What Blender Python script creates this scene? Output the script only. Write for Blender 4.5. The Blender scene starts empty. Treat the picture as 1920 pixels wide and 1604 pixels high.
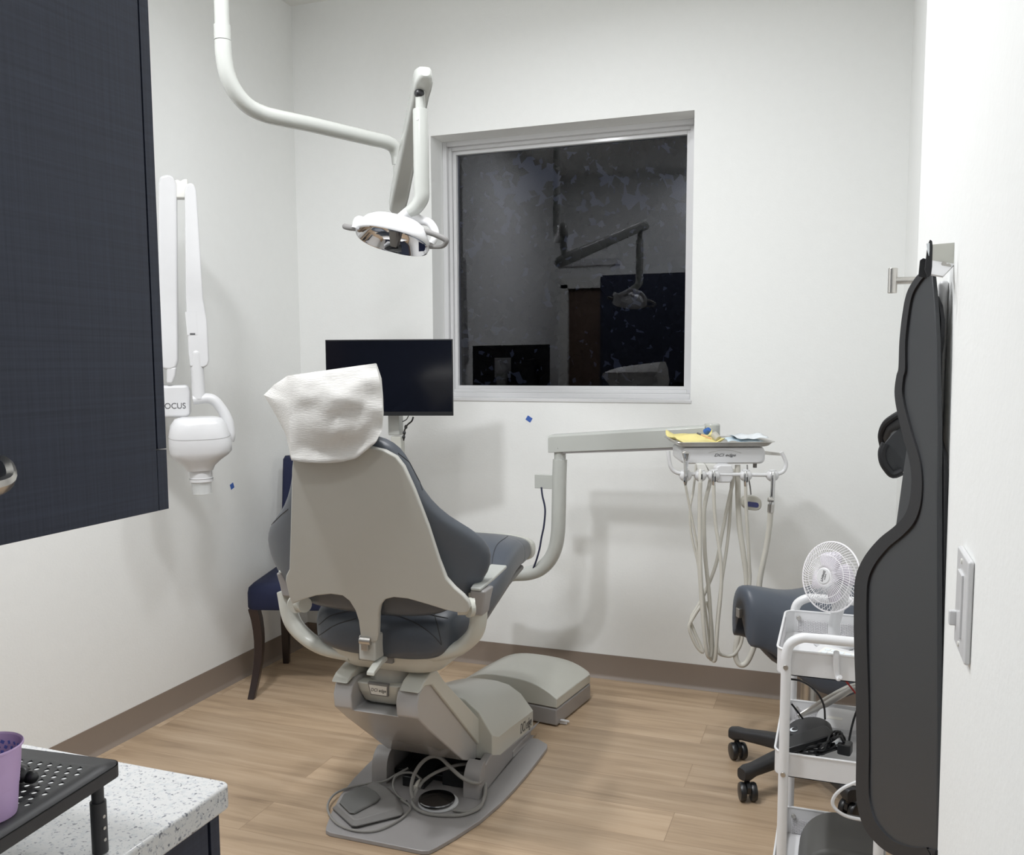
import bpy, bmesh, math, random
from mathutils import Vector, Matrix, noise
random.seed(7)
V = Vector
PI = math.pi
scene = bpy.context.scene
COL = scene.collection

# ------------------------------------------------------------------ camera
FPX, PITCH, YAW, ROLL, CXP, CYP, CH = 1692.27, .0955, .3499, -.0046, 960., 841.56, 1.4
cp, sp, cy_, sy_ = math.cos(PITCH), math.sin(PITCH), math.cos(YAW), math.sin(YAW)
FW = V((-sy_*cp, cy_*cp, -sp)); RT0 = V((cy_, sy_, 0)); UP0 = RT0.cross(FW)
RT = math.cos(ROLL)*RT0 + math.sin(ROLL)*UP0
UP = -math.sin(ROLL)*RT0 + math.cos(ROLL)*UP0
CAM = V((0, 0, CH))
cd = bpy.data.cameras.new('camera'); cam = bpy.data.objects.new('camera', cd); COL.objects.link(cam)
cd.sensor_fit = 'HORIZONTAL'; cd.sensor_width = 36; cd.lens = FPX/1920*36
cd.shift_y = (CYP-802)/1920; cd.clip_start = .01
cam.matrix_world = Matrix(((RT.x, UP.x, -FW.x, 0), (RT.y, UP.y, -FW.y, 0), (RT.z, UP.z, -FW.z, CH), (0, 0, 0, 1)))
scene.camera = cam

def ray(px, py): return RT*((px-CXP)/FPX) - UP*((py-CYP)/FPX) + FW
def Y_(px, py, y): d = ray(px, py); return CAM + d*(y/d.y)
def X_(px, py, x): d = ray(px, py); return CAM + d*(x/d.x)
def Z_(px, py, z): d = ray(px, py); return CAM + d*((z-CH)/d.z)
def P_(px, py, o, n): d = ray(px, py); return CAM + d*((V(o)-CAM).dot(n)/d.dot(n))

# --------------------------------------------------------------- materials
def srgb(c):
    return tuple(((x/255)/12.92 if x/255 <= .04045 else ((x/255+.055)/1.055)**2.4) for x in c)
def mat(name, rgb, rough=.5, metal=0., bump=0., bscale=200., spec=.5, var=0., vscale=30., coat=0., trans=0., alpha=1., emit=0., ior=1.45):
    m = bpy.data.materials.new(name); m.use_nodes = True
    nt = m.node_tree; b = nt.nodes['Principled BSDF']
    c = srgb(rgb)
    b.inputs['Base Color'].default_value = (*c, 1)
    b.inputs['Roughness'].default_value = rough; b.inputs['Metallic'].default_value = metal
    b.inputs['Specular IOR Level'].default_value = spec; b.inputs['IOR'].default_value = ior
    b.inputs['Coat Weight'].default_value = coat; b.inputs['Coat Roughness'].default_value = .08
    b.inputs['Transmission Weight'].default_value = trans; b.inputs['Alpha'].default_value = alpha
    tc = nt.nodes.new('ShaderNodeTexCoord')
    nz = nt.nodes.new('ShaderNodeTexNoise'); nz.inputs['Scale'].default_value = vscale; nz.inputs['Detail'].default_value = 4
    nt.links.new(tc.outputs['Object'], nz.inputs['Vector'])
    mx = nt.nodes.new('ShaderNodeMix'); mx.data_type = 'RGBA'
    v = max(var, .02)
    mx.inputs[6].default_value = (*[x*(1-v) for x in c], 1); mx.inputs[7].default_value = (*[min(1, x*(1+v)) for x in c], 1)
    nt.links.new(nz.outputs['Fac'], mx.inputs[0]); nt.links.new(mx.outputs[2], b.inputs['Base Color'])
    if bump:
        n2 = nt.nodes.new('ShaderNodeTexNoise'); n2.inputs['Scale'].default_value = bscale; n2.inputs['Detail'].default_value = 3
        nt.links.new(tc.outputs['Object'], n2.inputs['Vector'])
        bp = nt.nodes.new('ShaderNodeBump'); bp.inputs['Strength'].default_value = bump; bp.inputs['Distance'].default_value = .0015
        nt.links.new(n2.outputs['Fac'], bp.inputs['Height']); nt.links.new(bp.outputs['Normal'], b.inputs['Normal'])
    return m

M = {}
M['wall'] = mat('wall_paint', (229, 230, 228), .75, bump=.25, bscale=110, spec=.3, var=.01)
M['ceiling'] = mat('ceiling_paint', (226, 226, 222), .85, bump=.1, bscale=80)
M['base'] = mat('cove_base_vinyl', (126, 113, 102), .42, var=.04, vscale=4)
M['shell'] = mat('chair_grey_enamel', (176, 175, 168), .34, coat=.15)
M['light'] = mat('light_grey_plastic', (188, 188, 179), .28, coat=.25)
M['midgrey'] = mat('mid_grey_plastic', (140, 137, 136), .32, coat=.15)
M['arm_grey'] = mat('lift_arm_grey', (160, 158, 157), .22, coat=.5)
M['pole'] = mat('arm_enamel', (172, 174, 169), .22, coat=.3)
M['uph'] = mat('slate_upholstery', (66, 71, 79), .38, bump=.05, bscale=500, var=.05, vscale=10)
M['uphblue'] = mat('blue_slate_upholstery', (66, 72, 82), .42, bump=.05, bscale=500, var=.05)
M['white'] = mat('white_plastic', (206, 206, 207), .3, coat=.2)
M['offwhite'] = mat('warm_white_plastic', (222, 221, 215), .35)
M['whitemetal'] = mat('white_powdercoat', (218, 218, 219), .35, coat=.1)
M['hose'] = mat('grey_hose', (196, 193, 183), .45)
M['hosedark'] = mat('dark_grey_hose', (166, 163, 152), .45)
M['chrome'] = mat('chrome', (205, 205, 205), .08, metal=1)
M['steel'] = mat('brushed_steel', (190, 187, 182), .3, metal=1, var=.1, vscale=60)
M['mirror'] = mat('polished_reflector', (215, 215, 218), .03, metal=1)
M['black'] = mat('black_plastic', (24, 25, 27), .35)
M['matblack'] = mat('matte_black', (34, 34, 36), .5, bump=.05, bscale=600)
M['blackmetal'] = mat('black_powdercoat', (37, 37, 40), .45, bump=.06, bscale=700)
M['screen'] = mat('dark_screen', (9, 11, 18), .12, spec=.6)
M['navycloth'] = mat('navy_fabric', (14, 21, 50), .9, bump=.5, bscale=900, var=.15, vscale=200)
M['darkwood'] = mat('espresso_wood', (38, 28, 26), .3, var=.2)
M['door'] = mat('brown_door_wood', (92, 74, 62), .5, var=.15)
M['apron'] = mat('grey_vinyl', (41, 43, 46), .55, bump=.12, bscale=900, var=.04)
M['binding'] = mat('black_binding', (14, 15, 19), .7, bump=.3, bscale=900)
M['tape'] = mat('blue_tape', (52, 88, 168), .6)
M['bluecap'] = mat('blue_cap', (40, 86, 160), .5)
M['navycable'] = mat('navy_cable', (28, 32, 58), .5)
M['yellow'] = mat('yellow_bag', (226, 212, 136), .5, var=.08)
M['paleblue'] = mat('pale_blue_pouch', (190, 208, 218), .5, var=.08, vscale=40)
M['film'] = mat('clear_film', (216, 222, 226), .35, var=.05)
M['cord'] = mat('cord_grey', (126, 124, 120), .5)
M['seam'] = mat('dark_seam', (40, 42, 46), .6)
M['red'] = mat('red_cord', (168, 40, 36), .5)
M['wood'] = mat('stick_wood', (206, 160, 110), .6)
M['lilac'] = mat('lilac_cup', (190, 160, 206), .35, var=.03)
M['cupblue'] = mat('blue_print', (92, 104, 186), .5)
M['ink'] = mat('dark_lettering', (70, 70, 72), .5)
M['bluelens'] = mat('dark_blue_lens', (38, 42, 92), .2)
M['bin'] = mat('dark_grey_bin', (88, 88, 86), .55, var=.05)
M['grille'] = mat('white_wire', (235, 233, 235), .35)
M['fanblade'] = mat('fan_blade', (222, 216, 226), .3, alpha=.9)
M['clear'] = mat('clear_cone', (225, 228, 228), .1, alpha=.35)
M['rubber'] = mat('rubber_grey', (112, 110, 108), .6, var=.12, vscale=25)
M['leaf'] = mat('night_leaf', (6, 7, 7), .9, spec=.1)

def laminate():
    m = mat('navy_linen_laminate', (40, 44, 56), .55, spec=.3); nt = m.node_tree; b = nt.nodes['Principled BSDF']
    tc = nt.nodes.new('ShaderNodeTexCoord'); outs = []
    for sc in ((900, 900, 12), (12, 12, 700)):
        mp = nt.nodes.new('ShaderNodeMapping'); mp.inputs['Scale'].default_value = sc
        n = nt.nodes.new('ShaderNodeTexNoise'); n.inputs['Scale'].default_value = .45; n.inputs['Detail'].default_value = 3
        nt.links.new(tc.outputs['Object'], mp.inputs[0]); nt.links.new(mp.outputs[0], n.inputs['Vector']); outs.append(n)
    a = nt.nodes.new('ShaderNodeMath'); a.operation = 'ADD'
    nt.links.new(outs[0].outputs['Fac'], a.inputs[0]); nt.links.new(outs[1].outputs['Fac'], a.inputs[1])
    cr = nt.nodes.new('ShaderNodeMapRange'); cr.inputs[1].default_value = .7; cr.inputs[2].default_value = 1.3
    nt.links.new(a.outputs[0], cr.inputs[0])
    mx = nt.nodes.new('ShaderNodeMix'); mx.data_type = 'RGBA'
    mx.inputs[6].default_value = (*srgb((30, 34, 46)), 1); mx.inputs[7].default_value = (*srgb((40, 45, 59)), 1)
    nt.links.new(cr.outputs[0], mx.inputs[0]); nt.links.new(mx.outputs[2], b.inputs['Base Color'])
    return m
M['laminate'] = laminate()

def quartz():
    m = mat('speckled_quartz', (232, 232, 230), .25, coat=.2); nt = m.node_tree; b = nt.nodes['Principled BSDF']
    tc = nt.nodes.new('ShaderNodeTexCoord')
    last = None
    for sc, lo, hi, colr in ((140, .53, .65, (184, 186, 188)), (260, .59, .67, (148, 150, 156)), (170, .63, .68, (104, 106, 114))):
        n = nt.nodes.new('ShaderNodeTexNoise'); n.inputs['Scale'].default_value = sc; n.inputs['Detail'].default_value = 2.5
        nt.links.new(tc.outputs['Object'], n.inputs['Vector'])
        r = nt.nodes.new('ShaderNodeMapRange'); r.inputs[1].default_value = lo; r.inputs[2].default_value = hi
        nt.links.new(n.outputs['Fac'], r.inputs[0])
        mx = nt.nodes.new('ShaderNodeMix'); mx.data_type = 'RGBA'
        nt.links.new(r.outputs[0], mx.inputs[0])
        if last: nt.links.new(last.outputs[2], mx.inputs[6])
        else: mx.inputs[6].default_value = (*srgb((196, 196, 195)), 1)
        mx.inputs[7].default_value = (*srgb(colr), 1); last = mx
    nt.links.new(last.outputs[2], b.inputs['Base Color'])
    return m
M['quartz'] = quartz()

def planks():
    m = mat('oak_vinyl_planks', (180, 150, 116), .38); nt = m.node_tree; b = nt.nodes['Principled BSDF']
    tc = nt.nodes.new('ShaderNodeTexCoord')
    br = nt.nodes.new('ShaderNodeTexBrick'); br.offset = .37; br.inputs['Scale'].default_value = 1
    br.inputs['Brick Width'].default_value = 1.22; br.inputs['Row Height'].default_value = .18
    br.inputs['Mortar Size'].default_value = .0011; br.inputs['Mortar Smooth'].default_value = .1; br.inputs['Bias'].default_value = 0
    br.inputs['Color1'].default_value = (0, 0, 0, 1); br.inputs['Color2'].default_value = (1, 1, 1, 1); br.inputs['Mortar'].default_value = (.5, .5, .5, 1)
    nt.links.new(tc.outputs['Object'], br.inputs['Vector'])
    # every plank shifts its grain
    sc = nt.nodes.new('ShaderNodeVectorMath'); sc.operation = 'MULTIPLY_ADD'
    sc.inputs[1].default_value = (7, 3, 5); nt.links.new(br.outputs['Color'], sc.inputs[0]); nt.links.new(tc.outputs['Object'], sc.inputs[2])
    def grain(scale, detail, dist):
        mp = nt.nodes.new('ShaderNodeMapping'); mp.inputs['Scale'].default_value = scale
        n = nt.nodes.new('ShaderNodeTexNoise'); n.inputs['Scale'].default_value = 1; n.inputs['Detail'].default_value = detail; n.inputs['Distortion'].default_value = dist
        nt.links.new(sc.outputs[0], mp.inputs[0]); nt.links.new(mp.outputs[0], n.inputs['Vector']); return n
    g1 = grain((1.6, 17, 1), 5, .6); g2 = grain((5, 110, 1), 4, .2)
    ramp = nt.nodes.new('ShaderNodeValToRGB'); e = ramp.color_ramp.elements
    e[0].position = .3; e[0].color = (*srgb((142, 119, 95)), 1); e[1].position = .72; e[1].color = (*srgb((190, 166, 139)), 1)
    k = e.new(.5); k.color = (*srgb((172, 147, 119)), 1)
    add = nt.nodes.new('ShaderNodeMath'); add.operation = 'MULTIPLY_ADD'; add.inputs[1].default_value = .28
    nt.links.new(g2.outputs['Fac'], add.inputs[0])
    s2 = nt.nodes.new('ShaderNodeMath'); s2.operation = 'MULTIPLY_ADD'; s2.inputs[1].default_value = .78; s2.inputs[2].default_value = -.03
    nt.links.new(g1.outputs['Fac'], s2.inputs[0]); nt.links.new(s2.outputs[0], add.inputs[2]); nt.links.new(add.outputs[0], ramp.inputs[0])
    tint = nt.nodes.new('ShaderNodeMix'); tint.data_type = 'RGBA'; tint.blend_type = 'MULTIPLY'; tint.inputs[0].default_value = 1
    mr = nt.nodes.new('ShaderNodeMapRange'); mr.inputs[3].default_value = .88; mr.inputs[4].default_value = 1.06
    nt.links.new(br.outputs['Color'], mr.inputs[0]); nt.links.new(ramp.outputs[0], tint.inputs[6]); nt.links.new(mr.outputs[0], tint.inputs[7])
    seam = nt.nodes.new('ShaderNodeMix'); seam.data_type = 'RGBA'; seam.inputs[7].default_value = (*srgb((112, 88, 66)), 1)
    sf = nt.nodes.new('ShaderNodeMath'); sf.operation = 'MULTIPLY'; sf.inputs[1].default_value = .6
    nt.links.new(br.outputs['Fac'], sf.inputs[0]); nt.links.new(sf.outputs[0], seam.inputs[0]); nt.links.new(tint.outputs[2], seam.inputs[6])
    nt.links.new(seam.outputs[2], b.inputs['Base Color'])
    bp = nt.nodes.new('ShaderNodeBump'); bp.inputs['Strength'].default_value = .12; bp.inputs['Distance'].default_value = .002
    nt.links.new(g2.outputs['Fac'], bp.inputs['Height']); nt.links.new(bp.outputs['Normal'], b.inputs['Normal'])
    return m
M['planks'] = planks()

def glass():
    m = bpy.data.materials.new('window_glass'); m.use_nodes = True; nt = m.node_tree
    for n in list(nt.nodes): nt.nodes.remove(n)
    o = nt.nodes.new('ShaderNodeOutputMaterial'); mx = nt.nodes.new('ShaderNodeMixShader')
    t = nt.nodes.new('ShaderNodeBsdfTransparent'); t.inputs[0].default_value = (.62, .64, .68, 1)
    g = nt.nodes.new('ShaderNodeBsdfGlossy'); g.inputs['Roughness'].default_value = 0; g.inputs['Color'].default_value = (.92, .93, 1, 1)
    fr = nt.nodes.new('ShaderNodeFresnel'); fr.inputs['IOR'].default_value = 1.56
    nt.links.new(fr.outputs[0], mx.inputs[0]); nt.links.new(t.outputs[0], mx.inputs[1]); nt.links.new(g.outputs[0], mx.inputs[2])
    nt.links.new(mx.outputs[0], o.inputs[0]); return m
M['glass'] = glass()

def paper():
    m = mat('nonwoven_paper', (204, 202, 198), .85, bump=.25, bscale=60, var=.03, vscale=12); nt = m.node_tree; b = nt.nodes['Principled BSDF']
    tc = nt.nodes.new('ShaderNodeTexCoord'); mp = nt.nodes.new('ShaderNodeMapping'); mp.inputs['Scale'].default_value = (60, 60, 420)
    n = nt.nodes.new('ShaderNodeTexNoise'); n.inputs['Scale'].default_value = 1; n.inputs['Detail'].default_value = 3
    nt.links.new(tc.outputs['Object'], mp.inputs[0]); nt.links.new(mp.outputs[0], n.inputs['Vector'])
    bp = nt.nodes.new('ShaderNodeBump'); bp.inputs['Strength'].default_value = .35; bp.inputs['Distance'].default_value = .003
    nt.links.new(n.outputs['Fac'], bp.inputs['Height']); nt.links.new(bp.outputs['Normal'], b.inputs['Normal']); return m
M['paper'] = paper()

# ----------------------------------------------------------------- helpers
def wloc(o):
    l = V((0, 0, 0))
    while o: l += o.location; o = o.parent
    return l
def tag(o, label=None, cat=None, group=None, kind=None):
    if label: o['label'] = label
    if cat: o['category'] = cat
    if group: o['group'] = group
    if kind: o['kind'] = kind
    return o
def thing(name, label, cat, loc=(0, 0, 0), group=None, kind=None):
    o = bpy.data.objects.new(name, None); COL.objects.link(o); o.location = loc; o.empty_display_size = .05
    return tag(o, label, cat, group, kind)
def obj(name, bm, m, parent=None, smooth=38, bevel=0, seg=2, subsurf=0, origin=None, solid=0):
    bmesh.ops.remove_doubles(bm, verts=bm.verts[:], dist=1e-6)
    bmesh.ops.recalc_face_normals(bm, faces=bm.faces[:])
    base = wloc(parent) if parent else (V(origin) if origin is not None else V((0, 0, 0)))
    if parent is None and origin is None:
        lo = [min(v.co[i] for v in bm.verts) for i in range(3)]; hi = [max(v.co[i] for v in bm.verts) for i in range(3)]
        base = V(((lo[0]+hi[0])/2, (lo[1]+hi[1])/2, lo[2]))
    bmesh.ops.translate(bm, vec=-base, verts=bm.verts[:])
    me = bpy.data.meshes.new(name); bm.to_mesh(me); bm.free()
    me.materials.append(M[m] if isinstance(m, str) else m)
    o = bpy.data.objects.new(name, me); COL.objects.link(o)
    if parent: o.parent = parent
    else: o.location = base
    me.polygons.foreach_set('use_smooth', [True]*len(me.polygons))
    if smooth < 180: me.set_sharp_from_angle(angle=math.radians(smooth))
    if solid:
        s = o.modifiers.new('solid', 'SOLIDIFY'); s.thickness = solid; s.offset = 0
    if bevel:
        b = o.modifiers.new('bevel', 'BEVEL'); b.width = bevel; b.segments = seg; b.limit_method = 'ANGLE'; b.angle_limit = math.radians(38); b.harden_normals = True
    if subsurf:
        s = o.modifiers.new('sub', 'SUBSURF'); s.levels = subsurf; s.render_levels = subsurf
    return o
def nb(): return bmesh.new()
def frame(o, x, y, z):
    x, y, z = V(x).normalized(), V(y).normalized(), V(z).normalized()
    return Matrix(((x.x, y.x, z.x, o[0]), (x.y, y.y, z.y, o[1]), (x.z, y.z, z.z, o[2]), (0, 0, 0, 1)))
def axis_frame(o, z, hint=(0, 0, 1)):
    z = V(z).normalized(); h = V(hint)
    if abs(z.dot(h.normalized())) > .95: h = V((1, 0, 0))
    x = h.cross(z).normalized(); return frame(o, x, z.cross(x), z)
def rotz(o, deg): return Matrix.Translation(V(o)) @ Matrix.Rotation(math.radians(deg), 4, 'Z')
def box(bm, lo, hi, T=None):
    vs = [bm.verts.new((x, y, z)) for z in (lo[2], hi[2]) for y in (lo[1], hi[1]) for x in (lo[0], hi[0])]
    for f in ((0, 2, 3, 1), (4, 5, 7, 6), (0, 1, 5, 4), (1, 3, 7, 5), (3, 2, 6, 7), (2, 0, 4, 6)): bm.faces.new([vs[i] for i in f])
    if T: bmesh.ops.transform(bm, matrix=T, verts=vs)
    return bm
def cbox(bm, c, s, T=None):
    return box(bm, [c[i]-s[i]/2 for i in range(3)], [c[i]+s[i]/2 for i in range(3)], T)
def prism(bm, pts, ext):
    """pts: 3D outline, ext: extrusion vector"""
    ext = V(ext); a = [bm.verts.new(V(p)) for p in pts]; b = [bm.verts.new(V(p)+ext) for p in pts]; n = len(pts)
    bm.faces.new(a); bm.faces.new(b[::-1])
    for i in range(n): bm.faces.new((a[i], b[i], b[(i+1) % n], a[(i+1) % n]))
    return bm
def loft(bm, rings, cap0=True, cap1=True, close=True):
    rs = [[bm.verts.new(V(p)) for p in r] for r in rings]; n = len(rs[0])
    for a, b in zip(rs, rs[1:]):
        for i in range(n if close else n-1):
            j = (i+1) % n; bm.faces.new((a[i], a[j], b[j], b[i]))
    if cap0: bm.faces.new(rs[0][::-1])
    if cap1: bm.faces.new(rs[-1])
    return bm
def spline(pts, k=6):
    pts = [V(p) for p in pts]
    if len(pts) < 3 or k < 2: return pts
    P = [pts[0]*2-pts[1]]+pts+[pts[-1]*2-pts[-2]]; out = []
    for i in range(1, len(P)-2):
        p0, p1, p2, p3 = P[i-1:i+3]
        for j in range(k):
            t = j/k; out.append(.5*((2*p1)+(p2-p0)*t+(2*p0-5*p1+4*p2-p3)*t*t+(3*p1-p0-3*p2+p3)*t**3))
    out.append(pts[-1]); return out
def tube(bm, pts, r, n=10, k=6, caps=True, flat=None):
    """swept tube; r number or list per control point; flat=(sx, sy) section scale"""
    p = spline(pts, k); m = len(p)
    if isinstance(r, (list, tuple)):
        nseg = len(r)-1; rr = []
        for i in range(m):
            t = i/(m-1)*nseg; a = min(int(t), nseg-1); rr.append(r[a]+(r[a+1]-r[a])*(t-a))
    else: rr = [r]*m
    rings = []; u = None
    for i in range(m):
        t = (p[min(i+1, m-1)]-p[max(i-1, 0)]).normalized()
        if u is None:
            u = t.orthogonal().normalized() if flat is None else (V((0, 1, 0))-t*t.y).normalized()
        u = (u-t*u.dot(t)).normalized(); w = t.cross(u)
        sx, sy = flat or (1, 1)
        rings.append([p[i]+(u*math.cos(2*PI*q/n)*sx+w*math.sin(2*PI*q/n)*sy)*rr[i] for q in range(n)])
    return loft(bm, rings, caps, caps)
def lathe(bm, prof, T, n=24, sx=1, sy=1):
    rings = []
    for r, z in prof:
        r = max(r, 1e-4); rings.append([T @ V((r*math.cos(2*PI*i/n)*sx, r*math.sin(2*PI*i/n)*sy, z)) for i in range(n)])
    return loft(bm, rings, True, True)
def cyl(bm, a, b, r, n=16, r2=None):
    a, b = V(a), V(b); return lathe(bm, [(r, 0), (r if r2 is None else r2, (b-a).length)], axis_frame(a, b-a), n)
def ball(bm, c, r, n=14, s=(1, 1, 1), T=None):
    m = 8; prof = [(math.sin(PI*i/m)*r, -math.cos(PI*i/m)*r) for i in range(m+1)]
    B = Matrix.Translation(V(c)) @ (T or Matrix.Identity(4)) @ Matrix.Diagonal((*s, 1)); return lathe(bm, prof, B, n)
def sup(t, e):
    c, s = math.cos(t), math.sin(t)
    return (math.copysign(abs(c)**e, c), math.copysign(abs(s)**e, s))
def rrect(w, h, r, n=4):
    out = []
    for cx, cy, a0 in ((w/2-r, h/2-r, 0), (-w/2+r, h/2-r, 90), (-w/2+r, -h/2+r, 180), (w/2-r, -h/2+r, 270)):
        for i in range(n+1):
            a = math.radians(a0+90*i/n); out.append((cx+r*math.cos(a), cy+r*math.sin(a)))
    return out
def slab(bm, T, w, h, r, t, n=4):
    """rounded rectangle in the xy plane of T, thickness t along its z"""
    return prism(bm, [T @ V((x, y, 0)) for x, y in rrect(w, h, r, n)], (T.to_3x3() @ V((0, 0, t))))
def text(body, size, o, xd, yd, m, parent, ext=.0004, shear=0., squeeze=1., bold=0.):
    c = bpy.data.curves.new('lettering', 'FONT'); c.body = body; c.size = size; c.extrude = ext; c.shear = shear; c.align_x = 'CENTER'; c.align_y = 'CENTER'; c.offset = bold
    t = bpy.data.objects.new('tmp', c); COL.objects.link(t); bpy.context.view_layer.update()
    me = bpy.data.meshes.new_from_object(t.evaluated_get(bpy.context.evaluated_depsgraph_get()))
    bpy.data.objects.remove(t); bm = nb(); bm.from_mesh(me); bpy.data.meshes.remove(me)
    x, y = V(xd).normalized(), V(yd).normalized()
    bmesh.ops.transform(bm, matrix=frame(o, x, y, x.cross(y)) @ Matrix.Diagonal((squeeze, 1, 1, 1)), verts=bm.verts[:])
    return obj('lettering', bm, m, parent, smooth=30)
def struct(name, bm, m, parent=None, **k):
    o = obj(name, bm, m, parent, **k)
    if parent is None: o['kind'] = 'structure'
    return o

# ==================================================================== ROOM
XL, XR, XN, YJ, YB, YF, ZC = -2.482, .2131, .142, 2.13, 3.80, -.12, 3.07
WX0, WX1, WZ0, WZ1 = -1.770, -.592, 1.237, 2.4147
struct('floor', box(nb(), (XL-.1, YF-.6, -.05), (XR+.1, YB+.1, 0)), 'planks', origin=(0, 0, 0))
struct('ceiling', box(nb(), (XL-.1, YF-.1, ZC), (XR+.3, YB+.2, ZC+.1)), 'ceiling')
struct('wall_left', box(nb(), (XL-.12, YF-.1, 0), (XL, YB+.2, ZC)), 'wall', origin=(0, 0, 0))
b = nb()
T0, T1 = YB, YB+.2
box(b, (XL, T0, 0), (WX0, T1, ZC)); box(b, (WX1, T0, 0), (XR+.1, T1, ZC)); box(b, (WX0, T0, 0), (WX1, T1, WZ0)); box(b, (WX0, T0, WZ1), (WX1, T1, ZC))
struct('wall_back', b, 'wall', origin=(0, 0, 0))
b = nb(); out = [(XN, YF)]
for i in range(7):
    a = PI-PI/2*i/6; out.append((XN+.03+.03*math.cos(a), YJ-.03+.03*math.sin(a)))
out += [(XR, YJ), (XR, YB), (XR+.25, YB), (XR+.25, YF)]
prism(b, [(x, y, 0) for x, y in out], (0, 0, ZC)); struct('wall_right', b, 'wall', origin=(0, 0, 0))
DX0, DX1, DZ = -2.43, -1.56, 2.11
b = nb(); box(b, (XL, YF-.1, 0), (DX0, YF, ZC)); box(b, (DX1, YF-.1, 0), (XR+.1, YF, ZC)); box(b, (DX0, YF-.1, DZ), (DX1, YF, ZC))
struct('wall_front', b, 'wall', origin=(0, 0, 0))
def cove(name, a, c, nrm):
    a, c, nrm = V(a), V(c), V(nrm); prof = [(0, .108), (.003, .108), (.0035, .02), (.006, .011), (.012, .004), (.014, 0), (0, 0)]
    b = nb(); prism(b, [a+nrm*d+V((0, 0, z)) for d, z in prof], c-a); struct(name, b, 'base', smooth=60)
cove('baseboard_left', (XL, YF, 0), (XL, YB, 0), (1, 0, 0))
cove('baseboard_back', (XL, YB, 0), (XR, YB, 0), (0, -1, 0))
cove('baseboard_right', (XR, YJ, 0), (XR, YB, 0), (-1, 0, 0))
b = nb(); box(b, (XL, YF, 2.27), (-1.9, YF+.03, 2.33)); struct('trim_1', b, 'white', bevel=.004)
# door behind the camera, mirrored in the glass
d1 = thing('door_1', None, None, (DX0, YF-.05, 0), kind='structure')
obj('door_leaf', box(nb(), (DX0+.04, YF-.07, .01), (DX1-.04, YF-.03, DZ-.04)), 'door', d1, bevel=.003)
b = nb(); box(b, (DX0-.03, YF-.1, 0), (DX0+.04, YF+.015, DZ)); box(b, (DX1-.04, YF-.1, 0), (DX1+.05, YF+.015, DZ)); box(b, (DX0-.03, YF-.1, DZ-.04), (DX1+.05, YF+.015, DZ+.06))
obj('door_frame', b, 'offwhite', d1, bevel=.003)
b = nb(); cyl(b, (DX1-.12, YF-.03, 1.0), (DX1-.12, YF+.03, 1.0), .012); cyl(b, (DX1-.12, YF+.03, 1.0), (DX1-.23, YF+.03, 1.0), .009); obj('door_handle', b, 'steel', d1)
# window
w1 = thing('window_1', None, None, (WX0, YB+.1, WZ0), kind='structure')
def rect_frame(bm, x0, x1, z0, z1, w, y0, y1):
    box(bm, (x0, y0, z0), (x0+w, y1, z1)); box(bm, (x1-w, y0, z0), (x1, y1, z1)); box(bm, (x0+w, y0, z0), (x1-w, y1, z0+w)); box(bm, (x0+w, y0, z1-w), (x1-w, y1, z1)); return bm
GY = 3.98
obj('window_frame', rect_frame(nb(), WX0, WX1, WZ0, WZ1, .022, 3.925, 4.0), 'white', w1, bevel=.003)
b = rect_frame(nb(), WX0+.022, WX1-.022, WZ0+.022, WZ1-.022, .016, 3.945, 4.0); obj('glazing_bead', b, 'white', w1, bevel=.003)
b = rect_frame(nb(), WX0+.038, WX1-.038, WZ0+.038, WZ1-.038, .016, 3.96, 4.0); obj('sash', b, 'white', w1, bevel=.002)
obj('window_sill', box(nb(), (WX0, YB-.004, WZ0-.012), (WX1+.004, 3.925, WZ0+.002)), 'white', w1, bevel=.002)
b = nb(); vs = [b.verts.new(p) for p in ((WX0+.04, GY, WZ0+.04), (WX1-.04, GY, WZ0+.04), (WX1-.04, GY, WZ1-.04), (WX0+.04, GY, WZ1-.04))]; b.faces.new(vs)
obj('pane', b, 'glass', w1)
# dusk foliage outside the glass
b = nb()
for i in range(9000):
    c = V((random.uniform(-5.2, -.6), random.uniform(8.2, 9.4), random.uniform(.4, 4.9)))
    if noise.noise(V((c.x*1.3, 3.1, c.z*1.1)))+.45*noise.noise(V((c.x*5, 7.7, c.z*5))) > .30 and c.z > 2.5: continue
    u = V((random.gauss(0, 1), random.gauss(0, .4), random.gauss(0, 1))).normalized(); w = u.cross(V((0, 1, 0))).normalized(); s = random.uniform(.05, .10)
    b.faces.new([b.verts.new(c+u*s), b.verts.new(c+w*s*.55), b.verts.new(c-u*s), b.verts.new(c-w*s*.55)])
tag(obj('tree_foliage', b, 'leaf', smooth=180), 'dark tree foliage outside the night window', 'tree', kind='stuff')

# ============================================================ CABINETRY
UX, UE, UZ = -.714, .82, 1.236
cab = thing('upper_cabinet', 'navy linen-textured upper wall cabinet with silver pull, filling the left edge', 'cabinet', (-1.0, .35, UZ))
b = nb(); box(b, (-1.284, -.1, UZ), (UX-.024, UE, 2.09)); obj('carcass', b, 'laminate', cab)
door = obj('door', box(nb(), (UX-.02, -.1, UZ), (UX, UE-.0165, 2.09)), 'laminate', cab, bevel=.001)
obj('end_strip', box(nb(), (UX-.024, UE-.0135, 1.305), (UX-.001, UE, 2.09)), 'laminate', cab)
obj('end_strip', box(nb(), (UX-.024, UE-.0150, UZ), (UX-.001, UE, 1.3035)), 'laminate', cab)
b = nb(); hz = 1.294
tube(b, [(UX+.0, .597, hz+.012), (UX+.014, .597, hz+.012), (UX+.022, .588, hz), (UX+.022, .55, hz-.003), (UX+.022, .50, hz-.003), (UX+.022, .462, hz), (UX+.014, .453, hz+.012), (UX, .453, hz+.012)], .0065, 8, 5, flat=(1, 1.9))
obj('handle', b, 'steel', door)
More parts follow.
